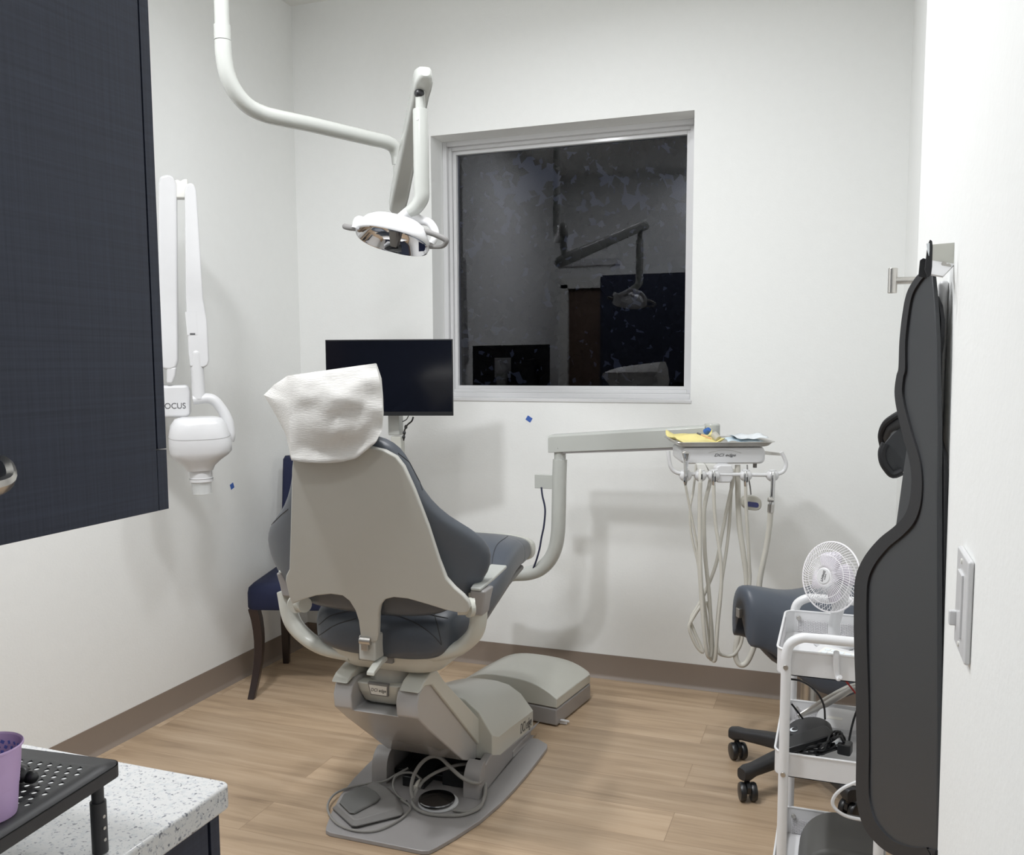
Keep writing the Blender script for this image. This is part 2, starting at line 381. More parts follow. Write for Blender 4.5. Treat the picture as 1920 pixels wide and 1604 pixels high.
tall = thing('tall_cabinet', 'tall navy cabinet behind the wall cabinet, mirrored in the window', 'cabinet', (-1.55, .35, 0))
obj('carcass', box(nb(), (-1.83, -.08, .0), (-1.285, UE, 2.09)), 'laminate', tall, bevel=.001)
obj('door', box(nb(), (-1.85, -.07, .08), (-1.832, UE-.02, 2.08)), 'laminate', tall, bevel=.001)
lowc = thing('base_cabinet', 'navy base cabinet under the speckled white worktop', 'cabinet', (-.98, .35, 0))
obj('carcass', box(nb(), (-1.275, -.1, .09), (-.69, .812, .884)), 'laminate', lowc)
obj('end_panel', box(nb(), (-1.275, .8125, .0), (-.668, .828, .884)), 'laminate', lowc)
for y0, y1 in ((-.1, .352), (.356, .808)):
    for z0, z1 in ((.1, .36), (.364, .62), (.624, .88)):
        d = obj('drawer', box(nb(), (-.689, y0, z0), (-.668, y1, z1)), 'laminate', lowc, bevel=.001)
obj('toe_kick', box(nb(), (-1.27, -.1, 0), (-.75, .81, .089)), 'matblack', lowc)
b = nb(); slab(b, Matrix.Translation((-.964, .366, .885)), .62, .94, .012, .03)
tag(obj('countertop', b, 'quartz', bevel=.004, seg=3), 'white quartz worktop with grey speckles, rounded corner', 'countertop')

# riser: perforated plate on legs
ris = thing('desk_riser', 'black perforated metal monitor riser standing on the worktop', 'riser', (-.9, .5, .915))
RZ = 1.0; rx1, ry1 = -.671, .690; ca = math.atan2(-.662+.676, .151)
RT_ = Matrix.Translation((rx1, ry1, 0)) @ Matrix.Rotation(math.atan2(.014, .151), 4, 'Z')   # local: -x left, -y toward us
w, h, mx_, my_, ccx, ccy, r_ = .5, .30, .022, .021, .0059, .0105, .0027
def arc_corner(cx, cy, r, a0): return [(cx+r*math.cos(math.radians(a0+15*k)), cy+r*math.sin(math.radians(a0+15*k))) for k in range(7)]
CR = .013
corner = {(1, 1): arc_corner(-CR, -CR, CR, 0), (0, 1): arc_corner(-w+CR, -CR, CR, 90), (0, 0): arc_corner(-w+CR, -h+CR, CR, 180), (1, 0): arc_corner(-CR, -h+CR, CR, 270)}
def plate_holes(bm):
    cache = {}
    def vtx(x, y, z):
        k = (round(x, 5), round(y, 5), round(z, 5))
        if k not in cache: cache[k] = bm.verts.new(RT_ @ V((x, y, z)))
        return cache[k]
    nx = int((w-2*mx_)/ccx); ny = int((h-2*my_)/ccy); x0 = -mx_-nx*ccx; y0 = -my_-ny*ccy
    xs = [-w, x0]+[x0+ccx*(i+1) for i in range(nx)]+[0]; ys = [-h, y0]+[y0+ccy*(i+1) for i in range(ny)]+[0]
    zt = RZ
    for i in range(len(xs)-1):
        for j in range(len(ys)-1):
            a, c, d, e = xs[i], ys[j], xs[i+1], ys[j+1]
            ci, cj = (i == len(xs)-2) if i in (0, len(xs)-2) else None, (j == len(ys)-2) if j in (0, len(ys)-2) else None
            pts = [(a, c), (d, c), (d, e), (a, e)]
            if ci is not None and cj is not None:
                idx = {(0, 0): 0, (1, 0): 1, (1, 1): 2, (0, 1): 3}[(int(ci), int(cj))]
                pts = pts[:idx]+corner[(int(ci), int(cj))]+pts[idx+1:]
                bm.faces.new([vtx(x, y, zt) for x, y in pts]); continue
            q = [vtx(x, y, zt) for x, y in pts]
            if not (0 < i < len(xs)-2 and 0 < j < len(ys)-2 and (i+j) % 2 == 0): bm.faces.new(q); continue
            mxx, myy = (a+d)/2, (c+e)/2; ring = [bm.verts.new(RT_ @ V((mxx+r_*math.cos(PI*(k/4-.75)), myy+r_*math.sin(PI*(k/4-.75)), zt))) for k in range(8)]
            for k in range(4): bm.faces.new((q[k], q[(k+1) % 4], ring[(2*k+2) % 8], ring[(2*k+1) % 8], ring[2*k]))
b = nb(); plate_holes(b)
o = obj('shelf', b, 'blackmetal', ris, solid=.001)
per = corner[(1, 1)]+corner[(0, 1)]+corner[(0, 0)]+corner[(1, 0)]
b = nb(); loft(b, [[RT_ @ V((x, y, z)) for x, y in per] for z in (RZ-.012, RZ+.0005)]+[[RT_ @ V((x*(1-.004/w)-.001, y*(1-.004/h)-.0006, z)) for x, y in per] for z in (RZ+.0005, RZ-.012)], False, False)
obj('edge_band', b, 'blackmetal', ris, smooth=40)
for lx, ly in ((-.013, -.024), (-w+.013, -.024), (-.013, -h+.024), (-w+.013, -h+.024)):
    p = RT_ @ V((lx, ly, 0)); b = nb(); cyl(b, (p.x, p.y, .955), (p.x, p.y, RZ-.001), .0060, 14)
    lg = obj('leg', b, 'blackmetal', ris)
    b = nb(); cyl(b, (p.x, p.y, .916), (p.x, p.y, .968), .0078, 14); obj('leg_sleeve', b, 'blackmetal', lg)
    b = nb()
    for z in (.930, .942, .954): cyl(b, (p.x+.0070, p.y-.001, z), (p.x+.0082, p.y-.001, z), .0018, 8)
    obj('pin_hole', b, 'steel' if lx > -.1 else 'black', lg)
# cup
cc = Z_(37, 1399, RZ+.065)-RT*.0306; cc.z = RZ+.001
cup = thing('plastic_cup', 'lilac plastic cup standing on the black riser', 'cup', cc)
b = nb(); pr = [(.0265, 0), (.0275, .004), (.0300, .036)]
for i in range(7): pr += [(.0302+.0004*i, .038+.004*i), (.0308+.0004*i, .040+.004*i)]
pr += [(.0345, .088), (.037, .0895), (.0372, .0915), (.0362, .0925), (.0345, .0905), (.0325, .070), (.029, .03), (.0255, .003)]
lathe(b, pr, Matrix.Translation(cc) @ Matrix.Diagonal((.82, .82, .70, 1)), 40); cb = obj('cup_body', b, 'lilac', cup)
b = nb()
for i in range(26):
    for j in range(3):
        a = 2*PI*(i+.5*(j % 2))/26; z = .047+.0045*j; r = .0258+(z-.047)*.12
        cbox(b, (0, 0, 0), (.0005, .0035*random.uniform(.5, 1), .003), Matrix.Translation(cc+V((r*math.cos(a), r*math.sin(a), z))) @ Matrix.Rotation(a, 4, 'Z') @ Matrix.Rotation(random.uniform(-.5, .5), 4, 'X'))
obj('printed_pattern', b, 'cupblue', cb)
# small black item beside cup
p = Z_(36, 1462, RZ+.006)
b = nb(); ball(b, p+V((-.008, .002, .004)), .014, 16, (1.35, .8, .65)); ball(b, p+V((.010, .004, .002)), .008, 12, (1, .8, .8))
tag(obj('black_stopper', b, 'black'), 'small black plastic stopper lying on the riser beside the cup', 'stopper')

# =============================================================== X-RAY UNIT
xo = V((-2.27, 2.74, 1.2)); xn = V((.62, -.785, 0)); xs_ = V((.785, .62, 0)); xu = V((0, 0, 1))
def XP(px, py, off=0): return P_(px, py, xo+xn*off, xn)
xr = thing('xray_unit', 'white wall-mounted dental x-ray unit with folding arm and tube head', 'x-ray unit', (-2.45, 2.7, 1.2))
b = nb(); prism(b, [XP(*q, .02) for q in ((270, 724), (352, 722), (357, 735), (357, 776), (352, 783), (270, 786))], -xn*.16)
mb_ = obj('wall_bracket', b, 'white', xr, bevel=.012, seg=3)
tp = (XP(322, 761, .0212)+XP(322, 761, .0212))/2
text('FOCUS', .030, XP(325, 762, .0205), xs_, xu, 'ink', mb_, squeeze=.92)
b = nb(); prism(b, [XP(*q, .01) for q in ((270, 723), (300, 723), (300, 470), (270, 470))], -xn*.17); box(b, (XL, 2.55, 1.05), (XL+.06, 2.75, 1.5)); obj('wall_plate', b, 'white', xr, bevel=.01)
b = nb(); prism(b, [XP(*q, .03) for q in ((296, 345), (300, 330), (315, 326), (326, 331), (331, 345), (334, 676), (330, 690), (318, 695), (298, 690))], -xn*.075); obj('lower_arm', b, 'white', xr, bevel=.010, seg=3)
b = nb(); prism(b, [XP(*q, .028) for q in ((312, 690), (331, 688), (329, 704), (323, 720), (312, 720))], -xn*.05); obj('arm_joint', b, 'white', xr, bevel=.008, seg=3)
b = nb(); prism(b, [XP(*q, .02) for q in ((325, 338), (334, 336), (338, 340), (345, 335), (352, 336), (352, 362), (347, 371), (328, 371))], -xn*.05); obj('arm_link', b, 'offwhite', xr, bevel=.006)
b = nb(); prism(b, [XP(*q, .05) for q in ((346, 356), (350, 345), (357, 342), (364, 345), (368, 356), (381, 560), (388, 600), (392, 676), (389, 686), (382, 690), (356, 688), (353, 660), (348, 560))], -xn*.075); ua = obj('upper_arm', b, 'white', xr, bevel=.012, seg=3)
b = nb(); prism(b, [XP(*q, .0508) for q in ((347, 585), (368, 584), (371, 628), (351, 629))], -xn*.0012); obj('cover_panel', b, 'white', ua, bevel=.0008)
b = nb(); prism(b, [XP(*q, .0516) for q in ((356, 625), (366, 625), (366, 628), (356, 628))], -xn*.001); obj('slot', b, 'ink', ua)
b = nb(); cyl(b, XP(368, 664, .03), XP(373, 748, .03), .024, 18); ball(b, XP(368, 664, .03), .024); obj('swivel', b, 'white', xr)
b = nb(); tube(b, [XP(362, 750, .03), XP(395, 748, .03), XP(414, 765, .03), XP(427, 790, .03), XP(431, 815, .03), XP(430, 828, .03)], [.022, .023, .022, .024, .024, .020], 14, 6, flat=(1.0, .85)); obj('yoke', b, 'white', xr)
# head: rounded body
hc = XP(374, 832, .06); rings = []
hd = (XP(376, 900, .06)-XP(370, 790, .06)).normalized(); hx = (xs_-hd*xs_.dot(hd)).normalized(); hy = hd.cross(hx)
for t, wx, wy, dx in ((-.098, .060, .05, .0), (-.092, .082, .07, .0), (-.07, .098, .08, .0), (-.03, .108, .085, .002), (.0, .110, .085, .004), (.028, .109, .082, .004), (.042, .100, .078, .0), (.060, .078, .068, -.004), (.080, .056, .054, -.004), (.098, .046, .046, -.002)):
    rings.append([hc+hd*t+hx*(dx+wx*sup(2*PI*i/28, .55)[0])+hy*(wy*sup(2*PI*i/28, .6)[1]) for i in range(28)])
b = nb(); loft(b, rings); hd_o = obj('tube_head', b, 'white', xr, smooth=50)
b = nb(); rings = []
for t, wx, wy in ((-.032, .1092, .0862), (-.031, .1092, .0862)):
    rings.append([hc+hd*(t+.012*math.sin(2*PI*i/28))+hx*(.002+wx*sup(2*PI*i/28, .55)[0])+hy*(wy*sup(2*PI*i/28, .6)[1]) for i in range(28)])
loft(b, rings, False, False); obj('seam', b, 'rubber', hd_o)
b = nb(); lathe(b, [(.040, .092), (.040, .125), (.042, .127), (.042, .140), (.039, .142)], axis_frame(hc, hd), 26); cl = obj('collimator', b, 'white', xr)
b = nb(); lathe(b, [(.0425, .128), (.0425, .1295)], axis_frame(hc, hd), 26); obj('scale_ring', b, 'rubber', cl)
b = nb(); lathe(b, [(.036, .142), (.034, .185), (.033, .185), (.035, .142)], axis_frame(hc, hd), 26); obj('cone', b, 'clear', xr)

# ============================================================== DENTAL LIGHT
PA, PB = V((-1.75, 2.31, 0)), V((-1.51, 2.95, 0))
ln_ = V((PB.y-PA.y, -(PB.x-PA.x), 0)).normalized()
def LP(px, py, off=0): return P_(px, py, PA, ln_)+ln_*off
dl = thing('dental_light', 'grey ceiling-mounted dental operatory light on a curved arm', 'dental light', (-1.75, 2.31, ZC))
pc = LP(418, 90); 
b = nb(); cyl(b, (pc.x, pc.y, ZC), (pc.x, pc.y, LP(418, 76).z), .0215, 24); obj('ceiling_post', b, 'pole', dl)
b = nb(); cyl(b, (pc.x, pc.y, LP(417, 48).z), (pc.x, pc.y, LP(418, 76).z), .0245, 24); obj('collar', b, 'pole', dl)
b = nb(); cyl(b, (pc.x, pc.y, ZC-.02), (pc.x, pc.y, ZC), .08, 28); obj('ceiling_canopy', b, 'pole', dl)
b = nb(); path = [LP(418, 77), LP(419.5, 105), LP(426, 140), LP(441, 172), LP(464, 198), LP(492, 213), LP(522, 221), LP(580, 233), (LP(640, 247)), LP(700, 261), LP(722, 266), LP(737, 274), LP(745, 289), LP(748, 308)]
tube(b, path, .0245, 18, 5); obj('curved_arm', b, 'pole', dl)
ke = LP(748, 300)
b = nb(); cyl(b, (ke.x, ke.y, LP(748, 312).z), (ke.x, ke.y, LP(748, 346).z), .021, 20); cyl(b, (ke.x, ke.y, LP(748, 346).z), (ke.x, ke.y, LP(748, 374).z), .016, 18); obj('knuckle', b, 'pole', dl)
U = Y_(791, 158, 2.47); L_ = V((ke.x, ke.y-.01, LP(752, 376).z))
ad = (U-L_).normalized(); ax = ad.cross(V((0, 0, 1))).normalized(); an = ax.cross(ad)
b = nb(); rings = []
for t, w_, h_, o_ in ((-.06, .040, .034, -.006), (-.035, .058, .058, -.002), (.1, .060, .064, 0), (.38, .056, .058, 0), (1.0, .050, .052, 0)):
    c = L_+(U-L_)*t if t > 0 else L_+ad*t
    rings.append([c+ax*x+an*(y+o_) for x, y in rrect(w_, h_, .012)])
loft(b, rings); obj('spring_arm', b, 'pole', dl, bevel=.004)
b = nb(); rings = []
for t, w_, h_, o_ in ((-.03, .051, .053, 0), (.0, .053, .058, .0), (.035, .052, .056, -.003), (.058, .040, .040, -.006), (.064, .028, .026, -.008)):
    rings.append([U+ad*t+ax*x+an*(y+o_) for x, y in rrect(w_, h_, .012)])
loft(b, rings); ec = obj('arm_end_cap', b, 'pole', dl, bevel=.004)
dx_, dy_ = U.x, U.y-.012
zt = lambda py: Y_(792, py, dy_).z
b = nb(); cyl(b, (dx_, dy_, zt(172)), (dx_, dy_, zt(206)), .0145, 18); obj('pivot_stem', b, 'pole', dl)
b = nb(); ball(b, (dx_, dy_-.006, zt(176)), .0155, 12, (1, 1, .9)); obj('pivot_socket', b, 'black', dl)
b = nb(); lathe(b, [(.014, 0), (.0215, -.003), (.0225, -.008), (.0225, zt(334)-zt(203))], Matrix.Translation((dx_, dy_, zt(203))), 24); da = obj('drop_tube', b, 'pole', dl)
b = nb(); cyl(b, (dx_, dy_-.0222, zt(226)), (dx_, dy_-.0232, zt(226)), .0045, 14); obj('button', b, 'white', da)
hc = Y_(737, 446, dy_-.05)
b = nb(); tube(b, [(dx_, dy_, zt(334)), (dx_, dy_, zt(352)), Y_(790, 372, dy_), Y_(780, 389, dy_), Y_(768, 398, dy_)], [.0225, .0225, .0222, .0205, .019], 20, 5); obj('elbow_tube', b, 'pole', dl)
# head frame: n = light direction, a = long axis
hn = V((-.10, -.36, -.93)).normalized(); ha = (RT*.975-UP*.215+FW*.05).normalized(); ha = (ha-hn*ha.dot(hn)).normalized(); hb = hn.cross(ha)
HF = frame(hc, ha, hb, -hn)     # local z = back of the head
hp = Y_(768, 397, dy_)
b = nb(); tube(b, [hp, HF @ V((.055, -.02, .085)), HF @ V((.092, -.012, .078)), HF @ V((.118, -.005, .045)), HF @ V((.112, 0, .008))], [.017, .0145, .012, .011, .010], 12, 6); yk = obj('yoke', b, 'white', dl)
b = nb(); tube(b, [hp, HF @ V((-.03, -.055, .055)), HF @ V((-.08, -.05, .046)), HF @ V((-.110, 0, .03)), HF @ V((-.114, 0, .0))], [.017, .0145, .012, .011, .010], 12, 6); obj('yoke', b, 'white', dl)
def hring(s, z, e=.8, bx=.108, by=.080):
    out = []
    for i in range(40):
        c, q = sup(2*PI*i/40, e); out.append(HF @ V((c*bx*s, q*by*s, z)))
    return out
b = nb(); loft(b, [hring(s, z) for s, z in ((.97, -.012), (1.0, -.010), (1.02, -.004), (1.01, .006), (.96, .02), (.86, .036), (.68, .050), (.42, .060), (.15, .063))], False, True); sh = obj('head_shell', b, 'white', dl, smooth=60)
b = nb(); loft(b, [hring(s, z) for s, z in ((1.0, -.012), (.96, -.0135), (.93, -.010), (.80, .012), (.62, .028), (.4, .036), (.12, .039))], False, True); obj('reflector', b, 'mirror', dl, smooth=25)
b = nb(); loft(b, [[HF @ V((x*.010, y, z)) for x, y in ((1, .055), (-1, .055), (-1, -.055), (1, -.055))] for z in (-.006, .03)]); obj('lamp_shield', b, 'rubber', dl, bevel=.003)
b = nb(); tube(b, [HF @ V((-.085, -.052, .012)), HF @ V((-.088, -.056, .012))], .006, 10, 1); obj('knob', b, 'black', sh)
b = nb(); tube(b, [HF @ V((-.104, -.0, .002)), HF @ V((-.132, -.012, .004)), HF @ V((-.150, -.03, .012))], [.008, .009, .0085], 12, 5); obj('handle', b, 'rubber', dl)
b = nb(); tube(b, [HF @ V((.075, .03, .030)), HF @ V((.11, .045, .022)), HF @ V((.150, .05, .012)), HF @ V((.157, .046, .004)), HF @ V((.146, .03, -.004)), HF @ V((.112, .012, -.006))], [.008, .008, .008, .007, .006, .006], 10, 4); obj('handle', b, 'rubber', dl)
b = nb(); prism(b, [HF @ V((x, y, -.006)) for x, y in ((.078, -.04), (.104, -.02), (.104, .015), (.078, .03))], -hn*.006); obj('side_mirror', b, 'mirror', dl)

# ============================================================= DENTAL CHAIR
CX = -1.22
dc = thing('dental_chair', 'dark grey dental patient chair with pale grey shell back, raised on its lift base', 'dental chair', (-1.24, 2.65, 0))
# floor plate
bx_ = -1.238
half = [(.150, 2.214), (.170, 2.222), (.182, 2.245), (.21, 2.32), (.243, 2.43), (.262, 2.55), (.271, 2.655), (.276, 2.78), (.277, 2.9), (.276, 2.99), (.268, 3.02), (.22, 3.055)]
b = nb(); prism(b, [(bx_-w_, y, 0) for w_, y in half]+[(bx_+w_, y, 0) for w_, y in half[::-1]], (0, 0, .014)); obj('base_plate', b, 'midgrey', dc, bevel=.003)
# skirt: two side walls + far block
b = nb()
side = [(2.60, .014), (2.58, .06), (2.60, .105), (2.66, .118), (2.74, .085), (3.07, .043), (3.07, .014)]
for x0, x1 in ((-1.075, -1.045), (-1.425, -1.395)):
    prism(b, [(x0, y, z) for y, z in side], (x1-x0, 0, 0))
box(b, (-1.425, 2.86, .014), (-1.045, 3.07, .043)); obj('base_skirt', b, 'midgrey', dc, bevel=.006)
for s in (-1, 1):
    b = nb(); rings = []
    for t in range(7):
        a = t/6*PI/2; r = .055
        rings.append([V((bx_+s*(.165+.0*t), 2.60-math.sin(a)*.055, .014)) + V((s*q*.028, 0, z)) for q, z in ((1, 0), (1, .105*math.cos(a)**.6+.002), (-1, .105*math.cos(a)**.6+.002), (-1, 0))])
    loft(b, rings); obj('skirt_nose', b, 'midgrey', dc, bevel=.008, seg=3)
# cap: barrel top sloping down to the far end
b = nb(); rings = []
for y, zt_, zs, zl in ((2.665, .300, .178, .092), (2.72, .298, .150, .080), (2.85, .262, .136, .067), (3.0, .228, .116, .051), (3.085, .205, .107, .041)):
    h2 = .192; r = [V((bx_-h2, y, zl)), V((bx_-h2, y, zs))]
    for i in range(1, 8):
        f = i/8; r.append(V((bx_-h2+2*h2*f, y, zs+(zt_-zs)*(1-abs(2*f-1)**3.2))))
    r += [V((bx_+h2, y, zs)), V((bx_+h2, y, zl))]; rings.append(r)
loft(b, rings); cap = obj('base_cap', b, 'light', dc, smooth=30, bevel=.004)
text('DCI edge', .052, V((bx_+.1926, 3.0, .082)), V((0, 1, -.115)), V((0, 0, 1)), 'ink', cap, shear=.25, squeeze=.62)
b = nb(); box(b, (-1.385, 2.62, .014), (-1.085, 2.99, .036)); box(b, (-1.36, 2.70, .036), (-1.11, 2.9, .12)); cyl(b, (-1.40, 2.77, .075), (-1.07, 2.77, .075), .03); box(b, (-1.32, 2.55, .014), (-1.24, 2.7, .05)); box(b, (-1.2, 2.6, .014), (-1.12, 2.66, .07))
obj('lift_mechanism', b, 'black', dc, bevel=.004)
# lift arm
prof = [(2.270, .478), (2.240, .462), (2.228, .435), (2.240, .405), (2.300, .352), (2.550, .143), (2.640, .098), (2.690, .096), (2.720, .130), (2.37, .46), (2.31, .478)]
low = [(2.255, .388), (2.300, .352), (2.550, .143), (2.640, .098), (2.690, .096), (2.715, .13), (2.40, .415), (2.32, .398)]
prof = [(2.270, .478), (2.240, .462), (2.228, .435), (2.232, .395), (2.30, .335), (2.550, .135), (2.640, .092), (2.690, .096), (2.72, .13), (2.37, .46), (2.31, .478)]
b = nb(); prism(b, [(-1.375, y, z) for y, z in prof], (.273, 0, 0)); la = obj('lift_arm', b, 'arm_grey', dc)
ct_ = obj('cutter', box(nb(), (-1.3155, 2.1, .388), (-1.1705, 2.5, .6)), 'arm_grey', dc)
md = la.modifiers.new('cut', 'BOOLEAN'); md.object = ct_; md.operation = 'DIFFERENCE'; md.solver = 'EXACT'
bpy.context.view_layer.update(); me2 = bpy.data.meshes.new_from_object(la.evaluated_get(bpy.context.evaluated_depsgraph_get()))
la.modifiers.clear(); la.data = me2; bpy.data.objects.remove(ct_)
me2.polygons.foreach_set('use_smooth', [True]*len(me2.polygons)); me2.set_sharp_from_angle(angle=math.radians(38))
bv = la.modifiers.new('bevel', 'BEVEL'); bv.width = .014; bv.segments = 4; bv.limit_method = 'ANGLE'; bv.angle_limit = math.radians(30); bv.harden_normals = True
capo = [(2.225, .470), (2.255, .492), (2.305, .506), (2.350, .498), (2.395, .452), (2.66, .236), (2.80, .124), (2.803, .050), (2.775, .050), (2.69, .118), (2.312, .466), (2.265, .478)]
b = nb()
prism(b, [(-1.381, y, z) for y, z in capo], (.056, 0, 0)); prism(b, [(-1.160, y, z) for y, z in capo], (.066, 0, 0)); prism(b, [(-1.325, y, z) for y, z in capo[4:-1]], (.166, 0, 0))
obj('arm_cover', b, 'light', dc, bevel=.005, seg=3)
# yoke block with name plate
b = nb(); rings = []
for z, hx_, y0 in ((.395, .048, 2.30), (.408, .062, 2.285), (.44, .073, 2.272), (.466, .079, 2.266)):
    rings.append([(-1.250-hx_, y0+.012, z), (-1.250-hx_+.014, y0, z), (-1.250+hx_-.014, y0, z), (-1.250+hx_, y0+.012, z), (-1.250+hx_, 2.40, z), (-1.250-hx_, 2.40, z)])
loft(b, rings); yb = obj('column_block', b, 'light', dc, bevel=.005)
nm = V((0, -1, -.2)).normalized(); po = Y_(710.5, 1294, 2.268); b = nb()
prism(b, [po+V((x, -z*.2, z))+nm*.003 for x, z in ((-.034, .021), (.034, .021), (.029, -.019), (-.029, -.019))], -nm*.012); obj('badge_bezel', b, 'rubber', yb, bevel=.002)
b = nb(); prism(b, [po+V((x, -z*.2, z))+nm*.0042 for x, z in ((-.029, .015), (.029, .015), (.025, -.014), (-.025, -.014))], -nm*.003); bd = obj('badge', b, 'offwhite', yb)
text('DCI edge', .0150, po+nm*.0046, (1, 0, 0), (0, -.2, 1), 'ink', bd, shear=.3, squeeze=.85)
b = nb(); lathe(b, [(.085, .466), (.082, .53)], Matrix.Translation((-1.235, 2.37, 0)), 30); obj('swivel_collar', b, 'shell', dc)
# seat frame
b = nb(); rings = []
for z, hx_, y0, y1 in ((.505, .12, 2.29, 2.46), (.515, .155, 2.262, 2.50), (.545, .187, 2.236, 2.53), (.590, .20, 2.225, 2.54)):
    rings.append([(CX+x, (y0+y1)/2+y, z) for x, y in rrect(2*hx_, y1-y0, .07, 6)])
loft(b, rings); obj('seat_frame', b, 'light', dc, smooth=50)
b = nb(); box(b, (-1.285, 2.222, .548), (-1.175, 2.26, .592)); obj('lever_recess', b, 'rubber', dc, bevel=.003)
b = nb(); prism(b, [(-1.194, 2.25, .572), (-1.184, 2.18, .572), (-1.180, 2.125, .556), (-1.180, 2.123, .545), (-1.184, 2.18, .558), (-1.194, 2.25, .556)], (-.024, .0, 0)); obj('swivel_lever', b, 'light', dc, bevel=.003)
# seat + leg cushion
def cushion(st, e=.62, n=36):
    bm = nb(); loft(bm, [[V((CX+hw*sup(2*PI*i/n, e)[0], y, zc+hh*sup(2*PI*i/n, e)[1]+dip*(abs(sup(2*PI*i/n, e)[0])**2))) for i in range(n)] for y, hw, zc, hh, dip in st]); return bm
b = cushion([(2.205, .12, .612, .028, 0), (2.215, .19, .616, .050, .002), (2.25, .228, .632, .076, .004), (2.33, .238, .642, .083, .008), (2.5, .25, .662, .080, .02), (2.66, .245, .712, .075, .02), (2.79, .225, .738, .07, .01), (2.9, .208, .736, .066, .005), (2.901, .204, .736, .062, .005), (2.91, .207, .735, .065, .004), (3.0, .188, .727, .058, 0), (3.07, .172, .718, .05, 0), (3.10, .165, .714, .044, 0)])
seat = obj('seat_cushion', b, 'uph', dc, smooth=60, subsurf=1)
# stitched creases on the rear of the seat
b = nb()
def seatpt(x, t):
    # surface point on the rear bulge; x across, t 0 (top) .. 1 (bottom)
    y = 2.222+.02*(abs(x)/.2)**2; return V((CX+x, y-.004+.02*(1-t)**2*1.2, .672-.105*t))
b = nb()
b = cushion([(3.075, .176, .716, .052, 0), (3.10, .178, .714, .053, 0), (3.14, .166, .709, .047, 0), (3.165, .14, .705, .036, 0), (3.175, .09, .702, .02, 0)]); obj('toe_cover', b, 'light', dc, smooth=60)
b = cushion([(2.5, .20, .588, .03, 0), (2.8, .19, .66, .02, 0), (3.05, .15, .655, .016, 0)]); obj('seat_pan', b, 'rubber', dc, smooth=50)
# backrest frame: O hinge, u up, n forward
BO = V((CX, 2.175, .625)); BU = V((0, -.25, 1)).normalized(); BN = V((0, 1, .25)).normalized()
rows = []
for z, w_, wing, th in ((.690, .15, .4, .02), (.696, .21, .6, .05), (.715, .255, .8, .075), (.745, .292, .95, .085), (.785, .322, 1, .09), (.83, .332, 1, .09), (.875, .322, .95, .09), (.92, .292, .85, .09), (.965, .25, .6, .088), (1.02, .212, .3, .085), (1.08, .186, .12, .08), (1.13, .172, .05, .075), (1.165, .152, 0, .07), (1.19, .118, 0, .055), (1.203, .06, 0, .03)):
    v = (z-BO.z)/BU.z; r = []
    for i in range(44):
        c, s = sup(2*PI*i/44, .62); x = c*w_*(1+.14*wing*wing if c < 0 else .985); nn = .046+s*th*.5+(.07 if c < 0 else .12)*wing*(abs(x)/.33)**2.2
        r.append(BO+BU*v+BN*nn+V((x, 0, 0)))
    rows.append(r)
b = nb(); loft(b, rows); backc = obj('back_cushion', b, 'uph', dc, smooth=70, subsurf=1)
def BP(px, py, off=0): return P_(px, py, BO+BN*off, BN)
outl = [(547, 880), (549, 860), (560, 845), (600, 838), (650, 834), (690, 839), (720, 846), (742, 858), (756, 876), (776, 920), (802, 988), (822, 1050), (836, 1086), (852, 1104), (868, 1118), (878, 1130), (881, 1140), (876, 1150), (864, 1151), (835, 1145), (800, 1134), (765, 1124), (738, 1121), (722, 1125), (713, 1136), (710, 1152), (709, 1190), (706, 1204), (694, 1206), (680, 1205), (676, 1196), (672, 1165), (666, 1146), (655, 1128), (642, 1118), (620, 1115), (592, 1118), (566, 1126), (548, 1134), (543, 1124), (535, 1090), (536, 1080), (542, 1068), (544, 1000)]
b = nb(); prism(b, [BP(*q, -.016) for q in outl], BN*.016); obj('back_shell', b, 'shell', dc, bevel=.004, seg=3)
# hinge under the shell tab
hg = BP(691, 1196, 0)
b = nb(); box(b, (hg.x-.026, hg.y-.012, .572), (hg.x+.026, hg.y+.05, hg.z+.008)); obj('back_hinge', b, 'shell', dc, bevel=.006)
b = nb(); cyl(b, (hg.x-.017, hg.y-.016, hg.z-.004), (hg.x+.017, hg.y-.016, hg.z-.004), .012, 16); box(b, (hg.x-.011, hg.y-.026, hg.z-.03), (hg.x+.011, hg.y-.01, hg.z-.004)); obj('hinge_pin', b, 'steel', dc, bevel=.002)
